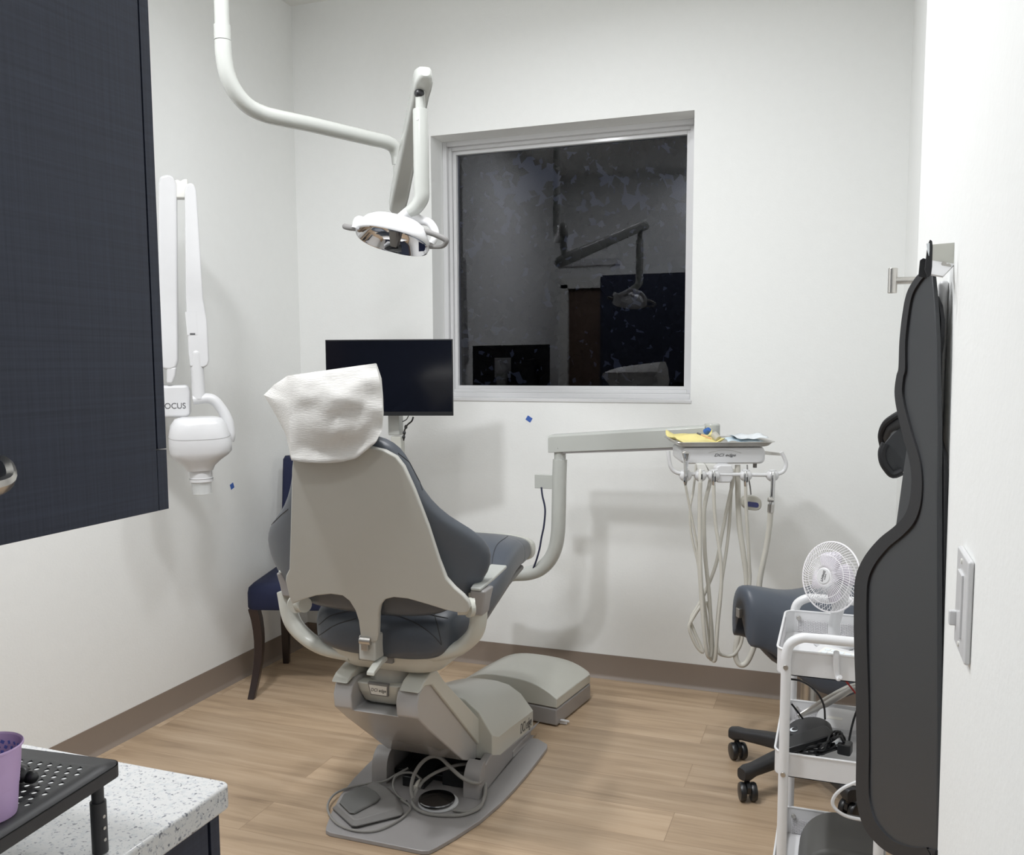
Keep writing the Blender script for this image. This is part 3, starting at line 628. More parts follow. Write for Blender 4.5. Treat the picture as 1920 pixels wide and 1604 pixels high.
# curved side supports + armrests
for pts, kx in (([(893, 1108), (897, 1130), (897, 1160), (891, 1186), (874, 1206), (850, 1220), (800, 1230)], 872), ([(534, 1108), (539, 1130), (543, 1150), (552, 1172), (570, 1192), (592, 1208), (618, 1219), (660, 1228)], 560)):
    b = nb(); tube(b, [Y_(*q, 2.26) for q in pts], [.022, .024, .024, .023, .022, .021, .02], 14, 6, flat=(1.25, 1)); obj('side_support', b, 'light', dc)
    s = 1 if kx > 700 else -1
    p = BP(kx, 1140 if s > 0 else 1134, .012); b = nb(); cyl(b, p+V((-.022*s, 0, 0)), p+V((.02*s, .02, 0)), .022, 20); cyl(b, p+V((.006*s, 0, 0)), p+V((.014*s, .01, 0)), .026, 20); obj('pivot_knob', b, 'light', dc)
    xa = CX+s*.315
    xa = CX+s*.305
    b = nb(); loft(b, [[(xa+s*(q*.5)+x, y+.0, z) for x, y in ((-w_, 2.225-d_), (w_, 2.225-d_), (w_, 2.275+d_), (-w_, 2.275+d_))] for z, w_, d_, q in ((.712, .020, .0, -.01), (.75, .021, .003, .0), (.785, .022, .01, .01))]); ar = obj('armrest', b, 'midgrey', dc, bevel=.006, seg=3)
    b = nb(); prism(b, [(xa+s*q, y, z) for q, y, z in ((-.014, 2.212, .784), (.016, 2.212, .784), (.012, 2.33, .789), (.004, 2.45, .795), (-.048, 2.45, .795), (-.036, 2.33, .789))], (0, 0, .010)); obj('arm_pad', b, 'pole', ar, bevel=.004)
b = nb(); 
loft(b, [[V((CX-.042+.105*k*sup(2*PI*i/24, .6)[0], 2.035-.25*(z-1.26)+.035*k*sup(2*PI*i/24, .6)[1]+.03, z)) for i in range(24)] for z, k in ((1.17, .5), (1.2, .9), (1.26, 1), (1.33, .95), (1.36, .6))]); obj('headrest', b, 'uph', dc, smooth=60)
b = nb(); box(b, (CX-.03, 2.06, 1.1), (CX+.03, 2.075, 1.25)); obj('headrest_bar', b, 'steel', dc)

# paper cover over the headrest
def HP(px, py, y): return Y_(px, py, y)
YR, YFr = 2.0, 2.13
cols_b = []
left = [(540, 705), (540, 730), (541, 760), (543, 800), (545, 835), (547, 864)]
right = [(704, 682), (711, 712), (716, 745), (717, 780), (715, 808), (703, 832)]
flap = [(536, 708), (514, 722), (495, 741), (518, 780), (536, 815), (544, 850)]
rightf = [(706, 683), (715, 710), (718, 745), (719, 775), (717, 800), (708, 825)]
bot = [(547, 864), (575, 868), (610, 869), (640, 867), (668, 860), (703, 832)]
ring_rows = []
NB = 22
def lerp(a, b_, t): return a+(b_-a)*t
for k in range(len(left)*4-3):
    t = k/4; i = min(int(t), len(left)-2); f = t-i
    def L2(A): return (lerp(A[i][0], A[i+1][0], f), lerp(A[i][1], A[i+1][1], f))
    l, r, fl, rf = L2(left), L2(right), L2(flap), L2(rightf); v = k/(len(left)*4-4)
    yb = 2.004-.012*v; yf = lerp(2.06, 2.12, min(1, v*3)) if v < .33 else lerp(2.12, 2.09, v)
    row = []
    for j in range(NB):
        u = j/(NB-1); px = lerp(r[0], l[0], u); py = lerp(r[1], l[1], u)
        if v > .55:    # the hem sags
            q = (v-.55)/.45; hem = 0
            for (x0, y0), (x1, y1) in zip(bot, bot[1:]):
                if x0 <= px <= x1 or (px < x0 and x0 == bot[0][0]): hem = lerp(y0, y1, (px-x0)/(x1-x0) if px > x0 else 0); break
            else: hem = y1
            ylin = lerp(lerp(right[3][1], left[3][1], u)+0, hem, q); py = ylin
        bulge = math.sin(PI*u)**.7*.035*math.sin(PI*min(1, .15+v))+.016*u**5 ; wr = .010*noise.noise(V((px*.022, py*.03, 1.3)))+.004*noise.noise(V((px*.07, py*.05, 4)))
        row.append(HP(px, py, yb-bulge+wr))
    row.append(HP(lerp(l[0], fl[0], .5)-1, lerp(l[1], fl[1], .5), lerp(yb, yf, .5)))
    for j in range(NB):
        u = j/(NB-1); px = lerp(fl[0], rf[0], u); py = lerp(fl[1], rf[1], u)
        row.append(HP(px, py, yf+.01*math.sin(PI*u)+.006*noise.noise(V((px*.03, py*.03, 9)))))
    ring_rows.append(row)
b = nb(); loft(b, ring_rows, True, False)
o = obj('headrest_cover', b, 'paper', smooth=32, solid=.0012)
tag(o, 'white paper cover pulled over the headrest of the dental chair', 'headrest cover')

# stitched seams laid on the cushion surfaces
from mathutils.bvhtree import BVHTree
def stitch(o, lines, r=.0016):
    bpy.context.view_layer.update(); t = BVHTree.FromObject(o, bpy.context.evaluated_depsgraph_get()); wl = wloc(o)
    for ln in lines:
        pts = []
        for q in spline([V((*p, 0)) for p in ln], 6):
            h = t.ray_cast(CAM-wl, ray(q.x, q.y).normalized())
            if h[0] is not None: pts.append(h[0]+wl)
        if len(pts) > 2: obj('seam', tube(nb(), pts, r, 6, 1), 'seam', o)
stitch(seat, [((598, 1172), (620, 1155), (650, 1147), (670, 1146)), ((598, 1192), (630, 1172), (668, 1160)), ((716, 1152), (750, 1156), (785, 1172), (812, 1192), (828, 1210)), ((814, 1150), (822, 1180), (828, 1208)), ((716, 1140), (760, 1146), (800, 1152), (840, 1160)), ((952, 1006), (932, 1022), (924, 1045), (922, 1070))])
stitch(backc, [((746, 850), (768, 868), (782, 890), (792, 920)), ((506, 988), (525, 968), (540, 955))])
# floor junction box behind the base
jb = thing('junction_box', 'pale grey floor utility box with barrel top behind the chair base', 'utility box', (-1.2, 3.4, 0))
JT = Matrix.Translation((-.992, 3.207, 0)) @ Matrix.Rotation(math.radians(-8.5), 4, 'Z')
JW, JD = .43, .37
b = nb(); prism(b, [JT @ V(p) for p in ((-JW, 0, .004), (0, 0, .004), (0, JD*.86, .004), (-.03, JD, .004), (-JW+.03, JD, .004), (-JW, JD*.86, .004))], (0, 0, .068)); obj('skirt', b, 'midgrey', jb, bevel=.008, seg=3)
arc = [(-JW, .075)]+[(-JW+JW*i/16, .112+.054*(1-abs(2*i/16-1)**2.8)) for i in range(17)]+[(0, .075)]
b = nb(); loft(b, [[JT @ V((x*s+(1-s)*-JW/2, y, .072+(z-.072)*q)) for x, z in arc] for y, s, q in ((.0, 1, 1), (JD*.5, 1, 1.02), (JD*.86, 1, .92), (JD-.005, .88, .75))]); jc = obj('lid', b, 'light', jb, smooth=30, bevel=.004)
b = nb()
for i in range(4): tube(b, [JT @ V((-.30+.012*i, -.002-.012*i, .11)), JT @ V((-.30+.012*i, -.03, .118+.01*(2-abs(i-1.5)))), JT @ V((-.24+.012*i, -.03, .10)), JT @ V((-.235+.012*i, -.002, .06))], .008, 10, 5)
obj('conduit', b, 'rubber', jb)
b = nb(); p = Z_(1057, 1358, 0); cbox(b, (p.x, p.y, .008), (.03, .018, .012), None); tube(b, [p+V((-.02, 0, .012)), p+V((0, -.01, .018)), p+V((.02, .004, .01))], .005, 8, 4)
tag(obj('plastic_clip', b, 'white', bevel=.002), 'tiny white plastic clip on the floor at the utility box corner', 'clip')

# foot controls on the floor plate
pz = .0145
fp = thing('foot_pedal', 'grey wedge foot pedal with dark pad on the chair base plate', 'foot pedal', Z_(690, 1510, pz))
bo = [(622, 1516), (659, 1551), (668, 1552), (752, 1531), (758, 1525), (750, 1500), (728, 1478), (704, 1468), (686, 1477), (652, 1496)]
bt = [(632, 1508), (662, 1536), (672, 1537), (742, 1517), (747, 1512), (742, 1494), (724, 1476), (704, 1465), (690, 1471), (656, 1489)]
b = nb(); loft(b, [[Z_(*q, pz) for q in bo], [Z_(*q, pz+.008) for q in bo], [Z_(q[0], q[1], pz+.026) for q in bt]]); obj('housing', b, 'rubber', fp, bevel=.005, seg=3)
b = nb(); pd = [(636, 1509), (655, 1528), (664, 1529), (706, 1507), (713, 1499), (706, 1489), (688, 1478), (674, 1479), (645, 1493)]
prism(b, [Z_(*q, pz+.0265) for q in pd], (0, 0, .008)); obj('pad', b, 'bin', fp, bevel=.004, seg=3)
b = nb(); tube(b, [Z_(*q) for q in ((752, 1500, .025), (768, 1512, .02), (765, 1524, .02), (742, 1542, .02), (705, 1558, .02), (665, 1558, .02), (632, 1545, .02), (616, 1524, .02), (616, 1505, .02), (630, 1488, .02), (655, 1478, .02), (690, 1470, .025), (720, 1466, .03), (745, 1452, .05), (765, 1441, .06))], .0038, 8, 6); obj('cord', b, 'cord', fp)
dd = thing('disc_foot_control', 'round dark chrome foot control with white rim on the chair base plate', 'foot pedal', Z_(822, 1508, pz))
dC = Z_(822, 1507, pz)
b = nb(); lathe(b, [(.062, 0), (.064, .003), (.063, .008), (.055, .010)], Matrix.Translation(dC), 36); obj('rim', b, 'white', dd)
dC2 = Z_(819, 1497, pz+.022)-V((0, 0, .012))
b = nb(); lathe(b, [(.05, -.002), (.057, .004), (.058, .009), (.056, .012), (.03, .019), (.004, .024)], Matrix.Translation(dC2), 36); obj('disc', b, mat('dark_chrome', (110, 110, 112), .18, metal=1), dd)
b = nb(); 
pts = [(850, 1520, .02), (880, 1522, .022), (905, 1505, .025), (911, 1475, .03), (905, 1445, .055), (885, 1434, .075), (855, 1436, .09), (820, 1448, .08), (795, 1464, .06), (785, 1478, .05)]
tube(b, [Z_(*q) for q in pts], .0055, 10, 6)
pts = [(782, 1480, .05), (774, 1500, .03), (778, 1515, .022), (800, 1526, .02), (835, 1530, .02), (870, 1528, .02), (898, 1516, .022), (908, 1495, .03), (910, 1470, .045)]
tube(b, [Z_(*q) for q in pts], .0055, 10, 6)
pts = [(775, 1500, .04), (771, 1480, .05), (776, 1455, .08), (790, 1432, .11), (808, 1420, .125), (826, 1422, .125), (845, 1440, .11), (865, 1458, .09), (885, 1468, .075), (900, 1468, .065), (909, 1455, .06)]
tube(b, [Z_(*q) for q in pts], .0062, 10, 6); obj('cord', b, 'cord', dd)
b = nb(); tube(b, [Z_(779, 1478, .05), Z_(783, 1468, .058), Z_(787, 1463, .062)], [.008, .006, .003], 8, 3); cyl(b, Z_(778, 1482, .04), Z_(779, 1475, .052), .009, 10); obj('cord_clip', b, 'hose', dd)
b = nb(); tube(b, [Z_(*q) for q in ((762, 1503, .02), (745, 1492, .02), (737, 1475, .03), (741, 1458, .05), (757, 1450, .06), (776, 1451, .06), (790, 1462, .06))], .0038, 8, 6)
obj('thin_cord', b, 'cord', dd)

# ========================================================== MONITOR ON POST
mo = V((-1.70, 3.27, 1.34)); mn = V((.27, -.963, 0)).normalized(); mr = V((.963, .27, 0)).normalized(); mz = V((0, 0, 1))
def MP(px, py, off=0): return P_(px, py, mo+mn*off, mn)
mon = thing('monitor', 'slim black flat-screen monitor, switched off, in front of the window corner', 'monitor', mo)
tl, brp = MP(609.5, 637.5), MP(850, 780); wv = (brp-tl).dot(mr); hv = tl.z-brp.z
MF = frame(tl+mr*wv/2-mz*hv/2, mr, mz, mn)
b = nb(); cbox(b, (0, 0, -.005), (wv, hv, .010), MF); body = obj('screen_panel', b, 'black', mon, bevel=.002)
b = nb(); cbox(b, (0, .006, .0005), (wv-.008, hv-.022, .0012), MF); obj('screen', b, 'screen', mon)
b = nb(); cbox(b, (.0, -.02, -.026), (wv*.7, hv*.6, .032), MF); obj('rear_housing', b, 'matblack', mon, bevel=.01)
mm = thing('monitor_mount', 'pale grey square monitor post rising behind the dental chair', 'monitor mount', (-1.66, 3.34, .45))
pp = MP(743, 800, -.09)
def ppx(px, py): return Y_(px, py, pp.y)
b = nb(); p0 = ppx(742, 800); box(b, (p0.x-.026, pp.y-.02, ppx(742, 816).z), (p0.x+.026, pp.y+.02, 1.34)); obj('upper_post', b, 'pole', mm, bevel=.004)
p1 = ppx(746, 830); b = nb(); box(b, (p1.x-.024, pp.y-.018, .62), (p1.x+.024, pp.y+.018, ppx(746, 818).z)); obj('lower_post', b, 'light', mm, bevel=.004)
b = nb(); tube(b, [(p1.x, pp.y, .66), (p1.x, pp.y, .58), (p1.x+.03, pp.y, .51), (p1.x+.12, pp.y, .482), (-1.40, pp.y, .48)], .026, 16, 6); obj('bent_arm', b, 'pole', mm)
b = nb(); cbox(b, (p0.x-MF.translation.x, .03, -.048), (.11, .11, .006), MF); obj('vesa_plate', b, 'white', mm, bevel=.003)
b = nb(); cyl(b, (p0.x, pp.y+.0, 1.36), MF @ V((p0.x-MF.translation.x, .03, -.05)), .024, 16); ball(b, (p0.x, pp.y, 1.36), .03); obj('tilt_joint', b, 'white', mm)
b = nb(); tube(b, [MP(775, 782, -.03), MP(772, 790, -.03), MP(764, 797, -.04), MP(759, 806, -.05), MP(758, 815, -.06), MP(757, 826, -.07)], .0035, 8, 5); tube(b, [MP(766, 780, -.03), MP(762, 787, -.04), MP(755, 791, -.05)], .002, 8, 5)
for q in ((761, 801), (758, 812), (757, 820)): ball(b, MP(*q, -.055), .007, 8, (1, 1, 1.3))
tag(obj('monitor_cable', b, 'black'), 'black cables dangling under the monitor beside its post', 'cable')

# ============================================================ DELIVERY UNIT
du = thing('delivery_unit', 'pale grey dental delivery system with bent post, swing arm and instrument head', 'delivery unit', (-1.24, 3.48, .47))
JY = 3.48
b = nb(); path = [V((-1.41, JY, Y_(955, 1077, JY).z)), V((-1.28, JY, Y_(955, 1077, JY).z))]+[Y_(*q, JY) for q in ((965, 1077), (990, 1075.5), (1012, 1068), (1030, 1051), (1041, 1028), (1046, 1000), (1047.5, 960), (1048.5, 910), (1050, 862))]
tube(b, path, .0295, 20, 5); obj('bent_post', b, 'pole', du)
pt = path[-1]
b = nb(); cyl(b, (pt.x, JY, pt.z-.002), (pt.x, JY, Y_(1050, 846, JY).z), .024, 20); obj('post_collar', b, 'pole', du)
b = nb(); box(b, (-1.42, 2.62, path[0].z-.03), (-1.36, JY+.03, path[0].z+.03)); obj('mount_beam', b, 'midgrey', du, bevel=.004)
b = nb(); p = Y_(1022, 903, JY-.01); pe = Y_(1036, 903, JY-.01); z1, z0 = Y_(1020, 890, JY).z, Y_(1020, 916, JY).z
box(b, (Y_(1004, 903, JY).x, JY-.012, z0), (pe.x+.012, JY+.004, z1)); obj('cable_bracket', b, 'pole', du, bevel=.002)
b = nb(); tube(b, [Y_(1015, 914, JY-.03), Y_(1017, 930, JY-.03), Y_(1022, 955, JY-.03), Y_(1020, 985, JY-.03), Y_(1015, 1010, JY-.03), Y_(1012, 1028, JY-.03), Y_(1006, 1050, JY-.03), Y_(1000, 1066, JY-.02)], .004, 8, 6); obj('cable', b, 'navycable', du)
# swing arm
def arm_pts(y0, y1): return (y0, y1)
AL, AR = Y_(1032, 832, JY-.0), Y_(1345, 812, 3.44)
ad = (AR-AL).normalized(); ah = V((0, 0, 1)); aw = ad.cross(ah).normalized()
b = nb(); rings = []
for t, zlo, zhi in ((0, Y_(1032, 848, JY).z, Y_(1032, 817, JY).z), (.02, Y_(1036, 848, JY).z, Y_(1036, 814.5, JY).z), (.9, Y_(1318, 837, 3.445).z, Y_(1318, 798, 3.445).z), (.94, Y_(1330, 836, 3.44).z, Y_(1330, 797, 3.44).z)):
    c = AL+(AR-AL)*t; rings.append([V((c.x, c.y, z))+aw*w_ for w_, z in ((-.03, zlo), (.03, zlo), (.03, zhi-.008), (.022, zhi), (-.022, zhi), (-.03, zhi-.008))])
loft(b, rings); sa = obj('swing_arm', b, 'pole', du, bevel=.003)
b = nb(); c0, c1 = AL+(AR-AL)*.09, AL+(AR-AL)*.9
loft(b, [[V((c.x, c.y, z))+aw*w_ for w_, z in ((-.026, zl), (.026, zl), (.026, zl+.02), (-.026, zl+.02))] for c, zl in ((c0, Y_(1060, 849, JY).z-.002), (c1, Y_(1318, 840, 3.445).z-.004))]); obj('arm_underside', b, 'midgrey', sa, bevel=.002)
c = AL+(AR-AL)*.97; b = nb(); lathe(b, [(.028, 0), (.03, .004), (.03, .086), (.026, .091)], Matrix.Translation((c.x, c.y, Y_(1340, 838, 3.44).z-.004)), 22); obj('arm_end', b, 'pole', du)
b = nb(); cyl(b, Y_(1047, 841, JY-.032), Y_(1047, 841, JY-.030), .004, 10); obj('screw', b, 'rubber', sa)
# head
ph = math.radians(20); hn_ = V((math.sin(ph), -math.cos(ph), 0)); hr_ = V((math.cos(ph), math.sin(ph), 0))
HO = Y_(1357, 871, 3.22); 
def DL(x, y, z): return HO+hr_*x-hn_*y+V((0, 0, z))
def DP(px, py, off=0): return P_(px, py, HO+hn_*off, hn_)
DF = frame(HO, hr_, -hn_, (0, 0, 1))
b = nb(); rings = []
for y, hw, z0, z1 in ((0.0, .135, .006, .050), (.006, .146, .001, .058), (.03, .150, 0, .062), (.17, .150, .004, .062), (.2, .142, .010, .058)):
    rings.append([DL(x, y, (z0+z1)/2+q) for x, q in rrect(2*hw, z1-z0, .018, 5)])
loft(b, rings); hd2 = obj('control_head', b, 'white', du, smooth=40, bevel=.002)
text('DCI edge', .0145, DP(1359, 854, .0012), hr_, (0, 0, 1), 'ink', hd2, shear=.35, squeeze=1.35)
b = nb(); tube(b, [DP(1328, 850, .0008), DP(1344, 846, .0008), DP(1360, 844.5, .0008), DP(1376, 846, .0008), DP(1390, 850, .0008)], .0005, 6, 5); obj('badge_arc', b, 'hosedark', hd2)
b = nb(); cyl(b, DL(.118, .03, -.016), DL(.118, .03, .004), .007, 12); obj('knob', b, 'rubber', du)
b = nb(); cyl(b, DL(-.0, .19, .02), (c.x, c.y, HO.z+.02), .03, 18); obj('head_pivot', b, 'pole', du)
# holder bar
b = nb(); tube(b, [DP(*q, .05) for q in ((1253, 846), (1254, 858), (1257, 874), (1264, 884), (1276, 888.5), (1300, 889.5), (1350, 890), (1400, 890.5), (1440, 891), (1458, 889), (1469, 884), (1474, 872), (1471, 860), (1465, 848))], .0068, 12, 5); obj('holder_bar', b, 'white', du)
b = nb(); loft(b, [[DP(*q, o_) for q in pts] for o_, pts in ((-.02, ((1434, 846), (1464, 850), (1464, 855), (1434, 853))), (-.016, ((1434, 846), (1464, 850), (1464, 855), (1434, 853))))]); obj('side_bracket', b, 'steel', du)
b = nb(); prism(b, [DP(*q, .055) for q in ((1343, 876), (1352, 872), (1372, 872), (1376, 884), (1375, 898), (1370, 906), (1345, 906), (1341, 898))], -hn_*.06); obj('bar_bracket', b, 'white', du, bevel=.006, seg=3)
b = nb(); prism(b, [DP(*q, .02) for q in ((1306, 870), (1322, 870), (1330, 888), (1320, 894), (1310, 888))], -hn_*.03); prism(b, [DP(*q, .01) for q in ((1322, 870), (1352, 870), (1350, 884), (1330, 884))], -hn_*.03); obj('bar_support', b, 'offwhite', du, bevel=.003)
for i, hxp in enumerate((1285, 1313, 1338, 1398, 1448)):
    b = nb(); p = DP(hxp, 892, .05); ball(b, p, .0225, 16, (1, .8, .95)); cyl(b, p+V((0, 0, .012)), p+V((0, 0, .019)), .014, 16); h = obj('handpiece_holder', b, 'white', du)
# handpieces with their hoses
def instrument(label, bodyf, hose, r, m='hose', name='dental_handpiece'):
    p = DP(*hose[0][:2], hose[0][2]); t = thing(name, label, 'dental handpiece', p, 'instruments in the delivery head holders')
    bodyf(t); b = nb(); tube(b, [DP(*q) for q in hose], r, 10, 6); obj('hose', b, m, t); return t
def b1(t):
    b = nb(); tube(b, [DP(1287, 850, .075), DP(1287, 858, .075), DP(1286, 868, .075), DP(1286, 890, .075), DP(1285, 903, .072), DP(1285, 910, .07)], [.0145, .0115, .0085, .0075, .0070, .0045], 8, 3); obj('handle', b, 'chrome', t)
    b = nb(); prism(b, [DP(*q, .082) for q in ((1279, 849), (1286, 846), (1295, 851), (1292, 863), (1283, 864))], -hn_*.014); obj('nozzle', b, 'steel', t, bevel=.002)
def bX(x, y0, y1, m='chrome'):
    def f(t):
        b = nb(); tube(b, [DP(x, y0, .072), DP(x, y0+6, .073), DP(x, y1-10, .073), DP(x, y1, .07)], [.004, .0065, .0068, .0055], 10, 3); obj('handle', b, m, t)
        b = nb(); cbox(b, DP(x+3, (y0+y1)/2+2, .078), (.0035, .006, .018)); obj('lever', b, 'matblack', t)
    return f
def b5(t):
    b = nb(); tube(b, [DP(1450, 886, .07), DP(1450, 893, .072), DP(1449, 915, .073), DP(1448, 935, .07), DP(1447, 946, .07)], [.006, .0085, .0075, .0085, .0095], 10, 4); obj('handle', b, 'chrome', t)
    b = nb(); cyl(b, DP(1440, 937, .08), DP(1450, 938, .08), .008, 10); cyl(b, DP(1446, 946, .07), DP(1445, 961, .07), .0115, 14); obj('valve', b, 'steel', t)
instrument('air water syringe with flared metal top, leftmost in the delivery head holders', b1, [(1285, 909, .07), (1290, 935, .06), (1298, 975, .05), (1306, 1020, .045), (1310, 1070, .045), (1314, 1130, .05), (1320, 1190, .05), (1327, 1225, .045), (1333, 1238, .04), (1331, 1215, .03), (1321, 1130, .03), (1309, 1060, .03), (1296, 1000, .025), (1294, 955, .02), (1300, 920, .01), (1305, 872, .0)], .0042)
instrument('second hose from the left in the delivery head holders, thick and straight', bX(1313, 880, 905, 'offwhite'), [(1313, 904, .07), (1312, 940, .06), (1312, 1000, .055), (1313, 1060, .055), (1316, 1120, .055), (1320, 1180, .06), (1326, 1226, .055), (1332, 1230, .04), (1334, 1200, .03), (1330, 1120, .025), (1322, 1040, .025), (1320, 970, .02), (1323, 940, .015), (1330, 910, .0), (1336, 880, -.02)], .0072)
instrument('third handpiece from the left, just left of the white bar bracket', bX(1338, 883, 911), [(1338, 909, .07), (1339, 945, .065), (1342, 985, .06), (1349, 1030, .06), (1353, 1075, .06), (1351, 1120, .06), (1346, 1170, .06), (1343, 1215, .06), (1341, 1238, .05), (1336, 1238, .035), (1337, 1225, .03), (1333, 1160, .015), (1322, 1130, .01), (1296, 1165, .0), (1293, 1182, .0), (1306, 1212, .0), (1318, 1222, .0), (1300, 1180, -.01), (1296, 1160, -.01), (1318, 1120, -.01), (1342, 1060, -.01), (1354, 1000, -.01), (1366, 940, -.01), (1374, 905, -.01), (1375, 880, -.02)], .0062)
instrument('fourth handpiece from the left, right of the white bar bracket', bX(1398, 884, 912), [(1398, 910, .07), (1399, 950, .06), (1402, 1000, .05), (1405, 1060, .04), (1406, 1090, .035), (1400, 1140, .035), (1394, 1170, .035), (1390, 1205, .035), (1376, 1228, .035), (1358, 1230, .035), (1346, 1220, .035), (1344, 1180, .0), (1352, 1100, -.01), (1366, 1000, -.02), (1372, 900, -.03)], .0058)
instrument('metal suction valve on the fattest hose, rightmost in the delivery head holders', b5, [(1445, 960, .07), (1443, 985, .06), (1438, 1020, .05), (1430, 1060, .045), (1424, 1095, .04), (1423, 1140, .04), (1421, 1180, .04), (1413, 1215, .04), (1400, 1243, .04), (1388, 1247, .035), (1380, 1235, .03), (1380, 1212, .025), (1388, 1180, .02), (1396, 1140, .02), (1400, 1090, .015), (1394, 1040, .01), (1387, 990, .0), (1384, 940, -.01), (1383, 872, -.02)], .0098)
pod = thing('control_pod', 'small grey oval pod with dark blue face dangling from a cable under the delivery head', 'control pod', DP(1408, 942, .03))
PF = frame(DP(1408, 943, .03), (hr_+V((0, 0, -.12))), V((0, 0, 1)), hn_)
b = nb(); rings = []
for z, s in ((-.018, .7), (-.014, .92), (0, 1), (.012, .96), (.016, .85)): rings.append([PF @ V((.036*s*sup(2*PI*i/28, .75)[0], .026*s*sup(2*PI*i/28, .75)[1], z)) for i in range(28)])
loft(b, rings); obj('housing', b, 'hosedark', pod)
b = nb(); slab(b, PF @ Matrix.Translation((.002, -.004, .0158)), .042, .018, .008, .0015); obj('face', b, 'bluelens', pod)
b = nb(); tube(b, [DP(1408, 928, .03), DP(1406, 910, .03), DP(1402, 890, .03), DP(1401, 872, .02)], .0026, 8, 5); obj('cable', b, 'rubber', pod)
# tray and what lies on it
tr = thing('instrument_tray', 'metal instrument tray resting on the delivery head', 'tray', DL(0, .1, .064))
b = nb(); rings = [[DL(x, .1+y, z) for x, y in rrect(w_, d_, .02, 4)] for w_, d_, z in ((.30, .21, .0635), (.315, .225, .068), (.335, .245, .079), (.350, .26, .081), (.351, .261, .0795), (.336, .246, .0775), (.318, .227, .0665), (.302, .212, .0625))]
loft(b, rings, True, True); obj('tray_body', b, 'steel', tr, smooth=50)
TZ = .0665
bag = thing('yellow_bag', 'crumpled yellow plastic bag lying on the left of the instrument tray', 'bag', DL(-.085, .1, TZ))
b = nb(); g = []
for i in range(13):
    r = []
    for j in range(11):
        u, v = i/12, j/10; x = -.168+.172*u+.01*math.sin(v*6); y = .005+.19*v
        e = max(0, 1-min(u, 1-u)*6)*.016+max(0, v-.75)*.075+max(0, .12-v)*.05
        r.append(DL(x, y, TZ+.0025+e+.010*(noise.noise(V((u*4, v*4, 2)))+.35)*(.4+v)))
    g.append(r)
loft(b, g, False, False, False); obj('bag_body', b, 'yellow', bag, smooth=180, solid=.0012)
p = DL(-.005, .09, TZ+.016)
b = nb(); cyl(b, DL(-.012, .11, TZ+.030), DL(.0, .085, TZ+.014), .014, 18, .013); s1 = tag(obj('grey_jar', b, 'hosedark', bevel=.002), 'small grey cylinder on the instrument tray next to the yellow bag', 'jar')
b = nb(); cyl(b, DL(-.035, .14, TZ+.036), DL(-.026, .125, TZ+.048), .013, 14, .009); tag(obj('blue_cap', b, 'bluecap', bevel=.002), 'small blue cap on the instrument tray behind the grey cylinder', 'cap')
b = nb(); cyl(b, DL(-.075, .10, TZ+.036), DL(-.030, .07, TZ+.018), .003, 8); k = tag(obj('wooden_stick', b, 'wood'), 'short wooden stick with dark tip lying across the yellow bag', 'stick')
b = nb(); cyl(b, DL(-.075, .10, TZ+.0362), DL(-.062, .0913, TZ+.031), .0033, 8); obj('tip', b, 'black', k)
for nm_, lb, x0, x1, y0, y1, zz, mt, sd in (('instrument_pouch', 'pale blue instrument pouch on the right of the metal tray', .02, .15, .03, .17, .004, 'paleblue', 3), ('clear_pouch', 'crumpled clear film pouch on the right end of the metal tray', .055, .166, .02, .19, .017, 'film', 8)):
    b = nb(); g = []
    for i in range(11):
        r = []
        for j in range(9):
            u, v = i/10, j/8; r.append(DL(lerp(x0, x1, u), lerp(y0, y1, v)+.01*u, TZ+zz+.012*max(-.5, noise.noise(V((u*3.2, v*3, sd))))+.004*math.sin(PI*v)+.006))
        g.append(r)
    loft(b, g, False, False, False); tag(obj(nm_, b, mt, smooth=180, solid=.001), lb, 'pouch')

# ============================================================ VISITOR CHAIR
th = math.atan2(.14, .475)
VF = frame((-2.283, 3.075, 0), (math.cos(th), math.sin(th), 0), (-math.sin(th), math.cos(th), 0), (0, 0, 1))   # x right, y back
vc = thing('visitor_chair', 'navy upholstered armless side chair with dark curved legs in the corner', 'chair', (-2.2, 3.3, 0))
W_, D_ = .45, .46
b = nb(); rings = []
for z, ins in ((.372, .004), (.380, 0), (.44, 0), (.462, .004), (.478, .02), (.487, .06)):
    rings.append([VF @ V((-.028+W_/2+x, .02+D_/2+y, z)) for x, y in rrect(W_-2*ins, D_-2*ins, .035, 5)])
loft(b, rings); obj('seat', b, 'navycloth', vc, smooth=50)
b = nb(); rings = []
for z, dy, t in ((.40, .0, .07), (.5, .0, .07), (.7, .015, .062), (.9, .04, .052), (.955, .048, .045), (.97, .052, .03)):
    rings.append([VF @ V((-.025+W_/2+x, .475+dy+y, z)) for x, y in rrect(W_-.03 if z < .96 else W_-.045, t, .018, 4)])
loft(b, rings); obj('backrest', b, 'navycloth', vc, smooth=50)
for lx, ly, sx, sy in ((.0, .045, -.0, -.045), (W_-.05, .045, .0, -.045), (.0, .45, -.0, .0), (W_-.05, .45, .0, .0)):
    b = nb(); rings = []
    for t in range(9):
        u = t/8; z = .374*(1-u); k = u**2.6; s = .021-.007*u
        rings.append([VF @ V((lx+sx*k+x+(.016*math.sin(PI*u**.8)-.006*u**3)*(1 if ly < .2 else 0), ly+sy*k*1.1+y+.012*math.sin(PI*u)*(1 if ly < .2 else 0), z)) for x, y in ((-s, -s), (s, -s), (s, s), (-s, s))])
    loft(b, rings); obj('leg', b, 'darkwood', vc, bevel=.003)

